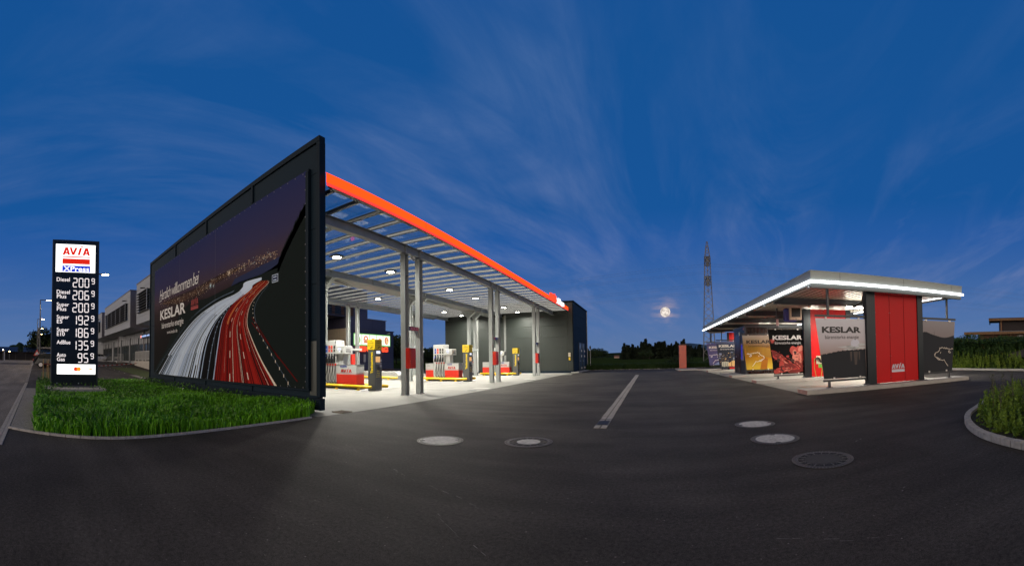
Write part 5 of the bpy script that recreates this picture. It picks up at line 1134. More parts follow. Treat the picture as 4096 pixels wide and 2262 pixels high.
st(mb.build('bank_kerb', CONCF, bev=.015))
st(M().poly([(20, -40, .004), (21.2, -40, .004), (20.9, 2, .004), (20.5, 10, .004), (20.35, 13.9, .004), (20, 19.8, .004)]).build('forecourt_edge', ASPH))
n = 900; P = np.stack([20.55+rng.random(n)*1.4, rng.uniform(4, 40, n)], 1); bz = np.array([hz(*p) for p in P])
weeds('bank_weeds', P, bz-.03, .75, 'bright weeds along the foot of the grassy bank behind the wash bays', foliage_mat('bank_weed', (.04, .10, .008), (.19, .26, .025), 1.5, .55), 34, .07)
HB = foliage_mat('bank_shrub', (.012, .032, .008), (.05, .11, .02), .9, .6)
n = 1500; P = np.stack([21.6+rng.random(n)**.8*5.5, rng.uniform(4, 44, n)], 1)
cut = (np.abs(P[:, 0]-23.6) < 1.6) & (P[:, 1] > 11) & (P[:, 1] < 16.4); P = P[~cut]; bz = np.array([hz(*p) for p in P])
weeds('bank_growth', P, bz-.05, .80, 'dark rank growth covering the bank behind the wash bays', HB, 80, .10)
shrub = broadleaf(2.7, 2.2, 4200, 21, HB, .045, .02)
for k, (x, y, s) in enumerate(((24.6, 20.6, 1.0), (25.2, 23.6, 1.05), (24.8, 26.6, .9), (25.4, 18.2, .8), (26.2, 15.9, .6), (26.5, 13.4, .55), (25.6, 29.8, .95))):
    o = shrub if k == 0 else copy_tree(shrub); place(o, x, y, 'dense dark shrub on the bank right of the bear banner', 'dark shrubs on the bank'); o.scale = (s, s, s*.52)
xs2, ys2 = frange(22.0, 25.2, 10), frange(10.6, 16.6, 12)
mb = M(); mb.add([(x, y, hz(x, y)+.10+random.uniform(-.06, .1)) for y in ys2 for x in xs2], [(j*11+i, j*11+i+1, (j+1)*11+i+1, (j+1)*11+i) for j in range(12) for i in range(10)])
st(mb.build('bare_earth', mk('bare_earth', (.055, .048, .036), .95, var=.6, scale=2.5, bump=1, bscale=12)))
# timber house on the bank
o = thing('timber_house', 'timber house with two flat roof tiers on the bank at the right edge', 'house', (34, 29, 1.8)); e1, e2 = Vector((.625, -.781, 0)), Vector((.781, .625, 0)); p0 = Vector((32.9, 30.7, 0))
def hb(s0, s1, d0, d1, z0, z1, m=0, mb=None):
    mb = mb or M(); q = [p0+e1*s0+e2*d0, p0+e1*s1+e2*d0, p0+e1*s1+e2*d1, p0+e1*s0+e2*d1]; return mb.prism([(v.x, v.y, z0) for v in q], (0, 0, z1-z0), m)
WOOD = mk('timber', (.12, .055, .03), .7, var=.4, scale=4, streak=.2); WOODL = mk('timber_light', (.24, .13, .06), .7, var=.3, scale=5)
hb(1.6, 16, .8, 8, 1.2, 3.35).build('wall', WOOD, o); hb(0, 17, 0, 9, 3.40, 3.46).build('roof', mk('roof_zinc', (.16, .18, .20), .4, .5), o); mb = hb(0.02, 17, .02, .12, 3.12, 3.40); hb(.02, .14, .12, 9, 3.12, 3.4, 0, mb); mb.build('fascia_board', WOODL, o)
hb(4.2, 16, 2, 8, 3.46, 4.75).build('upper_wall', mk('wall_wine', (.06, .014, .022), .6), o); hb(2.9, 17, .9, 9, 4.98, 5.06).build('upper_roof', mk('roof_brown', (.10, .06, .045), .6), o); mb = hb(2.92, 17, .92, 1.02, 4.74, 4.98); hb(2.92, 3.04, 1.02, 9, 4.74, 4.98, 0, mb); mb.build('upper_fascia', WOODL, o)
mb = M()
for s in (1.7, 4.2, 5.4, 8.4, 9.8): hb(s, s+.14, .7, .84, 1.2, 3.12, 0, mb)
for s in (4.3, 7.9, 9.9): hb(s, s+.16, 1.3, 1.46, 3.46, 4.75, 0, mb)
mb.build_sep('post', WOODL, o)
for s in (6.2, 9.0): w_ = hb(s, s+1.0, .74, .8, 1.9, 2.95).build('window', mk('house_white', (.5, .48, .46), .5), o); hb(s+.08, s+.92, .72, .74, 1.98, 2.87).build('pane', mk('pane_dark', (.02, .03, .05), .1), w_)
for s in (4.6, 8.2): hb(s, s+3, 1.9, 2.0, 3.6, 4.7).build('recess', mk('recess_dark', (.02, .012, .012), .6), o)
# ================================================================ price sign
PYD = mk('sign_case', (.018, .022, .023), .3, .3, var=.08); XP = -18.8
o = thing('price_sign', 'tall dark fuel price sign with lit panels standing in the grass', 'price sign', (XP, 1.8, 0))
mb = M().box(XP-.35, XP, .66, 2.92, .26, 7.30); mb.build('case', PYD, o, bev=.012)
mb = M().box(XP-.36, XP+.012, .64, .70, .26, 7.32); mb.box(XP-.36, XP+.012, 2.88, 2.94, .26, 7.32); mb.box(XP-.36, XP+.012, .64, 2.94, 7.30, 7.36); mb.build('case_edge', mk('sign_edge', (.05, .055, .058), .35, .4), o)
LW = mke('sign_white_light', (1, .99, .95), 2.1); LRD = mke('sign_red_light', (.75, .022, .012), 1.0); LBU = mke('sign_blue_light', (.012, .045, .62), 1.0); LDG = mke('digit_light', (1, .90, .90), 1.15)
p = M().box(XP, XP+.02, .80, 2.74, 5.78, 7.14).build('brand_panel', LW, o)
YU = (0, 1, 0); xx = XP+.024
mb = M(); avia(mb, (xx, 1.12, 6.62), YU, 1.36, .46); mb.poly([(xx, 1.12, 6.50), (xx, 2.48, 6.50), (xx, 2.48, 6.555), (xx, 1.12, 6.555)]); mb.poly([(xx, 1.12, 6.18), (xx, 2.48, 6.18), (xx, 2.48, 6.44), (xx, 1.12, 6.44)]); mb.build('emblem', LRD, p)
n_ = M().poly([(xx, 1.12, 5.80), (xx, 2.50, 5.80), (xx, 2.50, 6.10), (xx, 1.12, 6.10)]).build('name_plate', LBU, p); mb = M(); text(mb, 'XPress', (xx+.003, 1.17, 5.82), YU, 1.28, .25, bold=.02); mb.build('name_letters', mke('sign_white_letters', (1, 1, 1), 1.3), n_)
SEG = {'0': 'abcdef', '1': 'bc', '2': 'abged', '3': 'abgcd', '5': 'afgcd', '6': 'afgcde', '8': 'abcdefg', '9': 'abcdfg', '4': 'fgbc', '7': 'abc'}
def digit(mb, ch, y, z, w, h, s):
    g = {'a': ((0, 1), (1, 1)), 'g': ((0, .5), (1, .5)), 'd': ((0, 0), (1, 0)), 'f': ((0, .5), (0, 1)), 'b': ((1, .5), (1, 1)), 'e': ((0, 0), (0, .5)), 'c': ((1, 0), (1, .5))}
    for k in SEG[ch]:
        (a, b), (c, d) = g[k]; n = 8 if a == c else 6
        for i in range(n):
            f = (i+.5)/n; f = .06+.88*f; yy, z2 = y+(a+(c-a)*f)*w, z+(b+(d-b)*f)*h; hw, hh = (s*.5, h*.5/n*.40) if a == c else (w/n*.42, s*.5); mb.poly([(xx, yy-hw, z2-hh), (xx, yy+hw, z2-hh), (xx, yy+hw, z2+hh), (xx, yy-hw, z2+hh)])
rows = [('Diesel', '', '2009'), ('Diesel', 'Plus', '2069'), ('Super', 'Plus', '2009'), ('Super', 'E5', '1929'), ('Super', 'E10', '1869'), ('AdBlue', '', '1359'), ('Auto', 'Gas', '959')]
for k, (a, b, d) in enumerate(rows):
    zt = 5.50-k*.612
    r = M().box(XP, XP+.012, .80, 2.80, zt-.52, zt+.06).build('price_row', mk('row_black', (.012, .014, .015), .25, var=0), o)
    mb = M()
    wd = {'Diesel': .64, 'Super': .60, 'AdBlue': .66, 'Auto': .44}[a]; text(mb, a, (xx, .86+.01*k, zt-.185-(.05 if a == 'Super' else 0)), YU, wd, .19+(.05 if a == 'Super' else 0), bold=.004)
    if b: text(mb, b, (xx, .87+.01*k, zt-.40), YU, {'Plus': .46, 'E5': .26, 'E10': .38, 'Gas': .38}[b], .19, bold=.004)
    mb.build('fuel_name', LDG, r); mb = M(); big, small = d[:-1], d[-1]; y = 2.50-(.29*len(big))+.04
    for c in big: digit(mb, c, y, zt-.44, .185, .42, .042); y += .29
    digit(mb, small, 2.585, zt-.26, .13, .25, .034); mb.build_sep('digit', LDG, r)
p = M().box(XP, XP+.02, .94, 2.82, .80, 1.28).build('payment_panel', mke('sign_payment_light', (1, .99, .95), 2.0), o)
mb = M()
for c, m in ((1.86, 0), (2.0, 1)): mb.poly([(xx+.002*m, c+.105*math.cos(a), 1.05+.105*math.sin(a)) for a in frange(0, 6.2, 28)], m)
mb.poly([(xx, 2.10, 1.12), (xx, 2.40, 1.12), (xx, 2.40, 1.135), (xx, 2.10, 1.135)], 2); mb.poly([(xx, 2.10, .96), (xx, 2.40, .96), (xx, 2.40, .966), (xx, 2.10, .966)], 3)
for a in (2.15, 2.24, 2.29, 2.35): mb.poly([(xx, a, 1.02), (xx, a+.03, 1.02), (xx, a+.02, 1.07), (xx, a-.005, 1.06)], 3)
for a in (1.50, 1.58): mb.poly([(xx, a, .935), (xx, a+.02, .935), (xx, a+.02, .955), (xx, a, .955)], 3)
w = [(2.50, 1.10), (2.55, 1.0), (2.56, 1.1), (2.61, 1.0), (2.62, 1.1), (2.67, .98), (2.76, .96)]
for (a, b), (c, d) in zip(w, w[1:]): mb.poly([(xx, a-.014, b), (xx, a+.014, b), (xx, c+.014, d), (xx, c-.014, d)], 1)
mb.build_sep('card_mark', [mke('card_red', (.85, .05, .02), 1), mke('card_amber', (1, .38, .03), 1), mke('card_navy', (.12, .13, .4), 1), mke('card_grey', (.5, .5, .5), 1)], p)
M().box(XP-.3, XP-.02, .75, 2.85, .16, .27).build('plinth', mk('sign_plinth', (.10, .11, .11), .4), o); mb = M()
for y in (.95, 2.0): mb.tube([(XP+.001, y, .36), (XP+.01, y, .36)], .03, 8)
mb.build('bolts', CHR, o); M().tube([(XP+.1, 1.1, .2), (XP+.15, 1.3, .27), (XP+.1, 1.6, .2)], .012, 6).build('cable', BL, o)
tag(M().box(XP-1.0, XP+1.2, .38, 3.2, -.02, .17).build('sign_foundation', CONCF, bev=.02), 'pale concrete foundation slab under the price sign', 'slab')
# ================================================================ street lamps
POLE = mk('lamp_pole', (.085, .085, .085), .5, .4, var=.1); LHEAD = mke('street_light', (1, .70, .32), 26.)
def lamp(x, y, top, arm, label, ay=1., energy=60):
    z = hz(x, y); o = thing('street_lamp', label, 'street lamp', (x, y, z), 'street lamps along the road and car park')
    M().tube([(x, y, z), (x, y-.1, z+(top-z)*.5), (x, y-.1, top)], [.115, .085, .055], 10).build('pole', POLE, o)
    M().box(x-.07, x+.07, y-.12, y+arm-.3, top-.02, top+.05).build('arm', POLE, o); h = M().box(x-.14, x+.14, y+arm-.38, y+arm+.22, top-.01, top+.07).build('head', POLE, o, bev=.02)
    M().box(x-.12, x+.13, y+arm-.34, y+arm+.18, top-.045, top-.012).build('lens', LHEAD, h)
    ld = bpy.data.lights.new('street_glow', 'SPOT'); ld.energy = energy*6; ld.color = (1, .74, .42); ld.spot_size = R(150); ld.spot_blend = .6; ld.shadow_soft_size = .2
    lo = bpy.data.objects.new('street_glow', ld); COL.objects.link(lo); lo.parent = o; lo.location = (0, arm-.1, top-z-.12)
lamp(-45, .30, 8.38, .95, 'nearest tall street lamp beside the road, left of the price sign', energy=110)
lamp(-66, .0, 8.34, .85, 'second tall street lamp along the road, behind the nearest one', energy=110); lamp(-87, .15, 8.38, .80, 'third street lamp along the road, counted from the forecourt', energy=100); lamp(-107, .2, 8.42, .80, 'farthest tall street lamp along the road', energy=100)
lamp(-31, 4.4, 8.48, 1.05, 'street lamp whose head shows beside the top of the price sign', energy=80)
for x, y, h, l in ((-90, -8.1, 2.7, 'short lit lamp post at the far road bend, leftmost'), (-90, -6.6, 2.35, 'short lit lamp post at the far road bend, second from the left')):
    z = hz(x, y); o = thing('path_lamp', l, 'lamp', (x, y, z), 'short lamps at the road bend'); M().tube([(x, y, z), (x, y, z+h-.3)], .06, 8).build('pole', POLE, o); M().tube([(x, y, z+h-.3), (x, y, z+h-.08)], [.09, .12], 8).build('lantern', LHEAD, o); M().tube([(x, y, z+h-.08), (x, y, z+h)], [.24, .1], 8).build('hood', POLE, o)
o = thing('marker_column', 'white marker column beside the leftmost short lamp', 'post', (-90, -7.8, hz(-90, -7.8))); M().box(-90.1, -89.9, -7.9, -7.68, 1.1, 3.3).build('shaft', mk('post_white', (.5, .5, .5), .5), o); M().box(-90.12, -89.88, -7.92, -7.66, 3.3, 3.4).build('cap', POLE, o)
# ================================================================ commercial building behind the billboard
FAC = mk('facade_panel', (.29, .31, .335), .45, .3, var=.05, scale=.6); FACD = mk('facade_side', (.17, .16, .18), .45, .3, var=.06); VIO = mk('facade_dark', (.085, .082, .125), .45, .3, var=.06); LOUV = mk('louvre', (.035, .03, .028), .5, .3, var=.05); DGL = mk('dark_glass', (.02, .03, .04), .06, spec=.8, var=0); FRM = mk('window_frame_dark', (.05, .05, .055), .4, .4, var=0)
t = thing('commercial_building', 'long grey commercial building with projecting upper boxes and slatted windows behind the billboard', 'building', (-60, 20, 1.2))
mb = M().box(-130, -36.9, 14.0, 30, .6, 6.0)
for z in (3.1, 4.85, 5.4): mb.box(-130, -37, 13.985, 14.0, z, z+.025, 1)
for i in range(30): mb.box(-37-i*3, -37.02-i*3, 13.985, 14, 4.85, 6, 1)
mb.build('ground_floor', [FAC, FACD], t)
def ubox(x0, x1, y0, y1, z0, z1, wins):
    b = M().box(x0, x1, y0+.03, y1, z0, z1); zs_ = frange(z0, z1, 6)
    for a, c in zip(zs_, zs_[1:]):
        n = max(1, round((x1-x0)/4.5))
        for i in range(n): b.box(x0+(x1-x0)*i/n+.015, x0+(x1-x0)*(i+1)/n-.015, y0, y0+.03, a+.015, c-.015)
    bo_ = b.build('upper_box', FAC, t)
    M().box(x1, x1+.03, y0, y1, z0, z1).build('box_side', FACD, bo_); M().box(x0-.05, x1+.08, y0-.05, y1, z1, z1+.08).build('roof_edge', FACD, bo_)
    mb = M()
    for i in range(3): mb.box(x0, x1-.5, y1-.2, y1, z1+.08, z1+.09)
    for wx0, wx1, wz0, wz1 in wins:
        w = M().box(wx0, wx1, y0-.012, y0-.002, wz0, wz1).build('window', DGL, bo_); mb = M(); z = wz0
        while z <= wz1: mb.box(wx0-.1, wx1+.1, y0-.32, y0-.05, z, z+.05); z += .29
        mb.build('louvre', LOUV, w); mb = M(); n = max(1, round((wx1-wx0)/3.2))
        for i in range(n+1): x = wx0+(wx1-wx0)*i/n; mb.box(x-.05, x+.05, y0-.34, y0-.30, wz0-.05, wz1+.1)
        mb.build('louvre_post', FAC, w)
    M().tube([(x1-2.2, y0-.5, z1-1.0), (x1-2.2, y0, z1-.95)], [.08, .05], 6).build('facade_lamp', LOUV, bo_)
ubox(-42.5, -36.85, 11, 29.9, 5.57, 10.1, [(-41.4, -37.2, 6.7, 8.75)]); ubox(-63.5, -45.5, 11, 29.9, 5.5, 10.0, [(-62.1, -46.9, 6.52, 8.6)]); ubox(-84.5, -66.4, 11, 29.9, 5.45, 9.75, [(-83, -68, 6.5, 8.5)])
M().box(-130, -36.95, 14.5, 29.8, 6, 8.6).build('upper_core', FACD, t)
for k, (x0, x1, z0, z1) in enumerate(((-52.0, -48.0, 1.45, 4.6), (-47.5, -43.6, 1.45, 4.6), (-57.0, -52.6, 1.45, 4.7), (-63.1, -58.0, 1.45, 4.7), (-69.6, -64.3, 1.45, 4.7), (-75.0, -72.2, 1.45, 4.7), (-78.2, -75.6, 1.45, 4.7), (-81.5, -78.8, 1.45, 4.7))):
    w = M().box(x0, x1, 13.93, 13.99, z0, z1).build('window', mk('shop_glass', (.05, .065, .07), .1, spec=.8, var=0), t); mb = M().box(x0, x1, 13.90, 13.93, z1-.95, z1-.85)
    for x in frange(x0, x1, 4): mb.box(x-.05, x+.05, 13.90, 13.93, z0, z1)
    mb.build('frame', FRM, w); M().box(x0+.05, x1-.05, 13.915, 13.928, z1-.82, z1-.02).build('upper_panel', FAC, w)
mb = M()
for x in (-57.4, -63.6, -70.2): mb.box(x-.18, x+.18, 13.8, 14, 1.2, 4.9)
mb.build_sep('pilaster', FAC, t)
for x in (-49.6, -66.0): M().tube([(x, 13.9, 1.2), (x, 13.9, 6)], .09, 8).build('downpipe', FACD, t)
o_ = M().box(-50.3, -43.2, 13.6, 13.7, 4.45, 4.95).build('shop_sign', mk('sign_navy', (.015, .03, .10), .4, var=0), t); mb = M(); text(mb, 'mobile mitgefühl', (-49.6, 13.59, 4.52), X1, 5.6, .34); mb.build('sign_letters', mke('blue_letter_light', (.45, .62, 1), 2.0), o_); M().box(-50.15, -49.75, 13.58, 13.6, 4.52, 4.86).build('sign_mark', mke('pink_mark', (1, .35, .3), 1.5), o_)
# side wing towards the canopy
sw = M().box(-52, -36.8, 37.7, 46.2, .2, 7.55)
for z in (2.5, 4.4, 6.1): sw.box(-36.8, -36.79, 37.7, 46.2, z, z+.02, 1)
for y in (40, 43): sw.box(-36.8, -36.79, y, y+.02, 6.1, 7.5, 1)
sw.build('side_wing', [VIO, SEAM], t); M().box(-52, -36.7, 42.0, 46.3, 7.55, 7.65).build('wing_edge', FACD, t)
uw = M().box(-50, -36.8, 30.0, 42.0, 7.56, 11.6)
for z in (8.6, 9.9): uw.box(-36.8, -36.79, 30, 42, z, z+.02, 1)
uw.build('upper_wing', [VIO, SEAM], t)
w = M().box(-36.79, -36.77, 30.2, 38.9, 7.75, 9.4).build('window', DGL, t); mb = M(); z = 7.78
while z < 9.4: mb.box(-36.74, -36.5, 30.1, 38.95, z, z+.05); z += .27
mb.build('louvre', LOUV, w); mb = M()
for y in (31.5, 33.2, 34.9, 36.6, 38.4): mb.box(-36.76, -36.7, y, y+.5, 7.75, 9.4)
mb.build_sep('reveal', mk('reveal_rust', (.16, .07, .03), .6), w)
# bakery annexe
t = thing('bakery', 'dark violet bakery annexe with lit food pictures and red letters, beige corner', 'building', (-38, 43, .2))
mb = M().box(-44, -36.72, 37.6, 48.0, .15, 6.0)
for z in (1.4, 2.7, 4.2, 5.5): mb.box(-36.72, -36.705, 37.6, 48, z, z+.02, 1)
for y, z0, z1 in ((39, 4.2, 5.5), (43.4, 1.4, 2.7), (45.4, 2.7, 4.2), (41, .2, 1.4), (46.8, 5.5, 6)): mb.box(-36.72, -36.705, y, y+.02, z0, z1, 1)
mb.build('wall', [VIO, SEAM], t); M().box(-44.1, -36.62, 37.5, 48.1, 6.0, 6.1).build('roof_edge', VIO, t)
b = M().box(-44, -36.7, 37.50, 37.6, .15, 6.05); 
for z in (1.6, 3.0, 4.4): b.box(-44, -36.7, 37.485, 37.5, z, z+.03, 1)
for x in (-40.3, -38.0): b.box(x, x+.03, 37.485, 37.5, .2, 6, 1)
b.build('beige_wall', [mk('facade_beige', (.62, .52, .36), .5, var=.06), mk('beige_seam', (.3, .25, .17), .6, var=0)], t)
M().box(-43, -37.6, 37.47, 37.5, .3, 3.6).build('shutter', mk('shutter_beige', (.5, .42, .3), .5, var=.05), t)
xs_ = -36.66; sg = M().box(-36.7, xs_, 38.95, 47.1, 3.72, 5.42).build('food_sign', mke('green_rim_light', (.35, .95, .25), .75), t)
yy = [39.0, 40.6, 42.3, 43.8, 45.35, 47.05]; FW = mke('food_panel_light', (1, .99, .93), 1.25)
fm = [mke('food_'+n, c, 1.0) for n, c in (('green', (.30, .62, .12)), ('brown', (.75, .22, .08)), ('pale', (.95, .55, .35)), ('yellow', (.95, .8, .2)))]
def fd(mb, cy, cz, ry, rz, m, k): mb.poly([(xs_+.02+.004*k, cy+ry*math.cos(a), cz+rz*math.sin(a)) for a in frange(0, 6.2, 24)], m)
for k, (a, b) in enumerate(zip(yy, yy[1:])):
    pn = M().box(xs_, xs_+.02, a+.08, b-.08, 3.86, 5.30).build('food_panel', FW, sg); mb = M(); cy = (a+b)/2
    if k == 0: fd(mb, cy, 4.5, .5, .55, 0, 1); fd(mb, cy-.2, 4.6, .2, .3, 3, 2); mb.box(xs_+.02, xs_+.03, cy-.03, cy+.05, 4.95, 5.2, 1)
    elif k == 1:
        for q in frange(0, 6.28, 40): fd(mb, cy+.42*math.cos(q), 4.62+.42*math.sin(q), .10, .10, 1, 1)
        for q in frange(-.38, .38, 14): fd(mb, cy+q, 4.45+q*.8, .09, .09, 1, 2); fd(mb, cy-q, 4.45+q*.8, .09, .09, 1, 2)
    elif k == 4: fd(mb, cy, 4.58, .5, .58, 1, 1); fd(mb, cy+.13, 4.58, .36, .5, 2, 2); fd(mb, cy+.2, 4.7, .12, .16, 1, 3); fd(mb, cy+.15, 4.35, .14, .12, 3, 3)
    else: fd(mb, cy, 4.5, .5, .32, 2, 1); fd(mb, cy, 4.62, .4, .22, 1, 2)
    mb.build('food_picture', fm, pn)
mb = M(); text(mb, 'BENEBERG', (-36.5, 39.45, 2.86), YU, 6.95, .78, bold=.05); lb = M()
for f_ in mb.f: lb.prism([mb.v[i] for i in f_], (-.15, 0, 0))
lb.build('red_letters', mke('red_sign_light', (1, .075, .03), 1.5), t)
M().box(-36.7, -36.66, 39.15, 39.9, .35, 2.5).build('red_panel', mke('red_panel_light', (.8, .05, .03), .7), t)
M().box(-36.7, -36.64, 41.0, 41.4, 1.4, 2.5).build('menu_panel', mk('menu_pale', (.5, .5, .5), .5), t)
for y in (39.4, 46.4): M().tube([(-36.72, y, 5.66), (-36.2, y, 5.72), (-36.1, y, 5.66)], .08, 8).build('sign_spot', CHR, t)
# ramp wall with railing, gate
o = thing('ramp', 'pale ramp wall with a white railing before the commercial building', 'ramp', (-44, 12.5, .6)); M().prism([(-48.6, 12.4, .9), (-38.5, 12.4, .3), (-38.5, 12.4, 1.46), (-48.6, 12.4, 1.46)], (0, 1.4, 0)).build('wall', CONCF, o)
mb = M(); RW = mk('railing_white', (.55, .55, .54), .4, .3, var=0)
for z in (1.6, 2.6): mb.box(-48.5, -38.6, 12.45, 12.5, z, z+.05)
for x in frange(-48.5, -38.6, 66): mb.box(x-.012, x+.012, 12.46, 12.49, 1.6, 2.6)
for x in frange(-48.5, -38.6, 6): mb.box(x-.03, x+.03, 12.44, 12.51, 1.46, 2.65)
mb.build('railing', RW, o)
o = thing('railing_gate', 'short white railing section beside the parked silver car', 'railing', (-58.6, 12.7, 1.2)); mb = M()
for z in (1.4, 2.5): mb.box(-58.8, -58.75, 12.3, 13.2, z, z+.05)
for y in frange(12.3, 13.2, 7): mb.box(-58.8, -58.75, y-.015, y+.015, 1.2, 2.55)
mb.build('bars', RW, o); M().box(-59.0, -58.5, 12.1, 13.4, 1.05, 1.35).build('base', CONCF, o)
# ================================================================ cars
PAINT = {'silver': mk('paint_silver', (.62, .62, .62), .28, .3, var=.03, coat=.5), 'dark': mk('paint_dark', (.03, .034, .038), .25, .5, var=.03, coat=.6), 'white': mk('paint_white', (.55, .56, .58), .28, 0, var=.03, coat=.5)}
TYRE = mk('tyre', (.015, .015, .015), .8, var=0); RIM = mk('rim', (.45, .45, .46), .3, .7, var=0); CGL = mk('car_glass', (.012, .016, .02), .06, spec=.8, var=0)
def car(col, x, y, rz, label, grp=None):
    o = thing('parked_car', label, 'car', (0, 0, 0), grp)
    prof_ = [(-2.2, .35), (-2.25, .62), (-2.18, .95), (-1.95, 1.02), (-1.75, 1.38), (-1.45, 1.52), (-.3, 1.55), (.35, 1.46), (.95, 1.06), (1.7, .92), (2.1, .78), (2.24, .55), (2.2, .32), (1.75, .26), (-1.8, .26)]
    mb = M(); n = len(prof_)
    ws = [.80 if z < .5 else .88 if z < 1.0 else .86-.30*(z-1.0)/.55 for _, z in prof_]
    vs = [(px_, -w, z) for (px_, z), w in zip(prof_, ws)]+[(px_, w, z) for (px_, z), w in zip(prof_, ws)]
    mb.add(vs, [tuple(range(n))[::-1], tuple(range(n, 2*n))]+[(i, (i+1) % n, n+(i+1) % n, n+i) for i in range(n)]); b = mb.build('body', PAINT[col], o, bev=.04)
    mb = M()
    for s in (-1, 1):
        q = lambda px_, z: (px_, s*(.875-.30*max(0, z-1.0)/.55), z)
        for pl in ([(-1.72, 1.06), (-1.55, 1.38), (-1.0, 1.43), (-1.0, 1.04)], [(-.94, 1.04), (-.94, 1.43), (-.05, 1.44), (-.05, 1.02)], [(.01, 1.02), (.01, 1.44), (.38, 1.36), (.82, 1.05)]): mb.poly([q(*p_) for p_ in pl])
    mb.poly([(.40, -.58, 1.45), (.40, .58, 1.45), (.96, .76, 1.075), (.96, -.76, 1.075)]); mb.poly([(-1.965, -.72, 1.07), (-1.965, .72, 1.07), (-1.77, .6, 1.38), (-1.77, -.6, 1.38)]); mb.build('glass', CGL, b)
    for wx in (-1.36, 1.38):
        for s in (-1, 1): w = M().tube([(wx, s*.70, .33), (wx, s*.90, .33)], .33, 22).build('wheel', TYRE, o); mb = M().tube([(wx, s*.895, .33), (wx, s*.912, .33)], .21, 16); mb.build('rim', RIM, w)
    for s in (-1, 1): M().box(-2.265, -2.16, s*.78-.1, s*.78+.1, .72, .95).build('tail_light', mk('tail_red', (.35, .02, .02), .3, var=0), o, bev=.03); M().box(2.05, 2.19, s*.66-.16, s*.66+.16, .64, .78).build('headlight', mk('headlight', (.6, .6, .6), .15, var=0), o, bev=.03)
    for s in (-1, 1): M().box(.66, .8, s*.98-.09, s*.98+.09, 1.0, 1.12).build('mirror', PAINT[col], o, bev=.03)
    o.location = (x, y, hz(x, y)); o.rotation_euler = (0, 0, rz); return o
for a in (): pass
car('silver', -78.6, 12.9, R(82), 'silver estate car parked before the shop windows of the commercial building')
car('dark', -43.6, 1.5, R(25), 'dark estate car parked beyond the nearest street lamp'); car('dark', -41.0, 1.9, R(70), 'black car with a bright rear wheel parked behind the wooden stakes')
# ================================================================ barn, stakes, signs
o = thing('solar_barn', 'long low barn with solar panels on its roof beyond the road', 'barn', (-112, -3, 1.3))
mb = M().box(-116, -110.5, -16, 12, 1.0, 3.5); mb.build('wall', mk('barn_wall', (.022, .018, .016), .9, var=.3), o)
for y0, y1 in ((-16, -5.6), (-4.4, 12)):
    M().prism([(-109.7, y0, 3.40), (-113, y0+(.6 if y0 > -5 else 0), 4.95), (-116.3, y0, 3.40)], (0, y1-y0, 0)).build('roof', mk('barn_roof', (.02, .022, .03), .6), o)
    mb = M(); n = int((y1-y0)/1.0)
    for i in range(n):
        for r in (0, 1): a, b = .06+.47*r, .06+.47*r+.44; ya, yb = y0+.2+i*1.0, y0+.2+i*1.0+.96; mb.poly([(-109.7-3.3*a+.05, ya, 3.44+1.55*a+.03), (-109.7-3.3*a+.05, yb, 3.44+1.55*a+.03), (-109.7-3.3*b+.05, yb, 3.44+1.55*b+.03), (-109.7-3.3*b+.05, ya, 3.44+1.55*b+.03)])
    mb.build('solar_panel', mk('solar_blue', (.018, .035, .085), .12, .3, var=.15, scale=.4), o)
mb = M()
for y in frange(-15, 11, 9): mb.box(-110.5, -110.4, y-.1, y+.1, 1.0, 3.4)
mb.build_sep('post', mk('barn_post', (.06, .05, .045), .9), o)
for k, (x, y, h) in enumerate(((-27.0, .41, 1.40), (-27.3, .80, 1.38), (-28.6, .72, 1.30))):
    z = hz(x, y); tag(M().tube([(x, y, z-.05), (x, y-.01, z+h)], [.035, .03], 8).build('wooden_stake', mk('stake_wood', (.42, .27, .12), .8, var=.3, scale=8)), 'pale wooden stake beside the drive, %s' % ('leftmost of three', 'rightmost of three', 'middle and farthest of three')[k], 'stake', 'wooden stakes beside the drive')
TP = [mk('tape_red', (.55, .04, .03), .5, var=0), mk('tape_white', (.6, .58, .56), .5, var=0)]
def tape(pts, label):
    mb = M(); n = 0
    for a, b in zip(pts, pts[1:]):
        a, b = Vector(a), Vector(b); k = max(1, int((b-a).length/.35))
        for i in range(k): p, q = a.lerp(b, i/k), a.lerp(b, (i+1)/k); mb.poly([p, q, q+Vector((0, 0, .07)), p+Vector((0, 0, .07))], n % 2); n += 1
    tag(mb.build('barrier_tape', TP), label, 'tape')
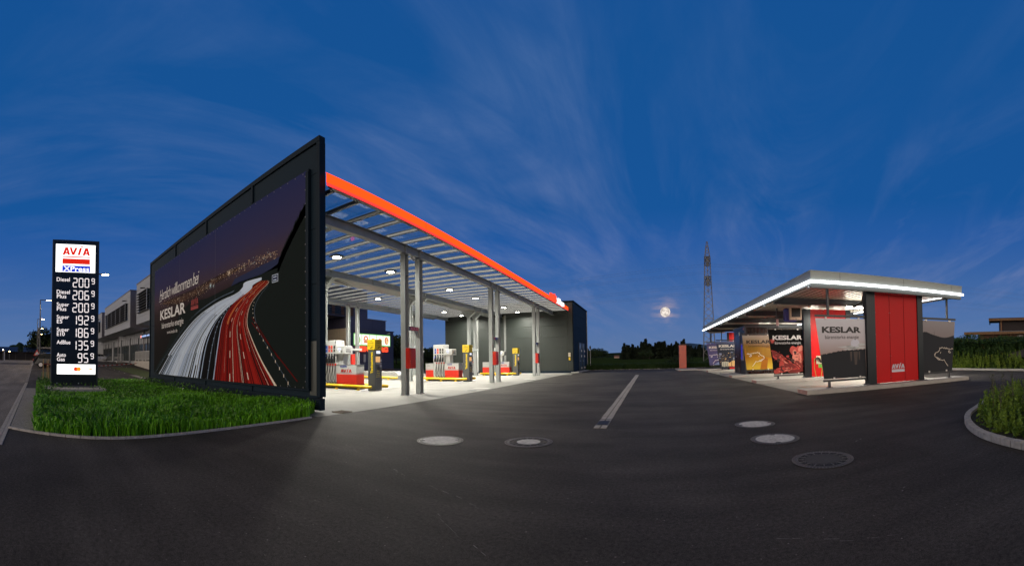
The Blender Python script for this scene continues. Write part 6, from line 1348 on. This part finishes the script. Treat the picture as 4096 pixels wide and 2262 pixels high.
tape([(-27.0, .41, 1.15), (-27.3, .8, 1.12), (-28.6, .72, 1.08), (-32, 1.6, 1.1)], 'red and white barrier tape strung between the wooden stakes')
tape([(-39, 4.4, 1.0), (-41, 6.2, .85), (-43, 8.5, .92), (-45, 12, 1.15)], 'red and white barrier tape across the car park before the commercial building')
o = thing('totem', 'narrow pale advertising totem just left of the price sign', 'sign', (-45, 1.75, .8)); M().box(-45.1, -44.9, 1.5, 1.98, .8, 3.1).build('board', mk('totem_beige', (.5, .44, .34), .5), o, bev=.02); M().box(-44.9, -44.88, 1.52, 1.6, .9, 3.0).build('stripe', mk('totem_grey', (.2, .2, .2), .5), o)
mb = M()
for k in range(5): mb.box(-44.9, -44.88, 1.68, 1.9, 1.1+.36*k, 1.3+.36*k)
mb.build('picture_tile', mk('totem_dark', (.12, .12, .08), .5, var=.5), o)
o = thing('warning_sign', 'red triangular warning sign beside the nearest street lamp pole', 'sign', (-47.5, -.1, .8)); z = hz(-47.5, -.1); M().tube([(-47.5, -.1, z), (-47.5, -.1, 2.5)], .035, 8).build('post', POLE, o)
M().prism([(-47.46, -.55, 1.95), (-47.46, .35, 1.95), (-47.46, -.1, 2.68)], (.01, 0, 0)).build('red_rim', mk('sign_red', (.5, .05, .03), .4, var=0), o); M().prism([(-47.45, -.38, 2.03), (-47.45, .18, 2.03), (-47.45, -.1, 2.5)], (.006, 0, 0)).build('white_face', mk('sign_white', (.6, .6, .6), .4, var=0), o)
o = thing('carport', 'low carport with a pale roof edge beyond the parked cars', 'carport', (-55, 2, 1)); M().box(-58, -52, -.0, 4.2, 3.0, 3.12).build('roof', mk('carport_roof', (.35, .34, .32), .5), o); mb = M()
for x in (-57.8, -52.2):
    for y in (.1, 4.1): mb.box(x-.06, x+.06, y-.06, y+.06, .8, 3.0)
mb.build_sep('post', POLE, o)
# remove the prototype helpers that were never placed
for ob in list(COL.objects):
    if ob.parent is None and ob.get('label') == 'x':
        for c in ob.children_recursive: bpy.data.objects.remove(c)
        bpy.data.objects.remove(ob)
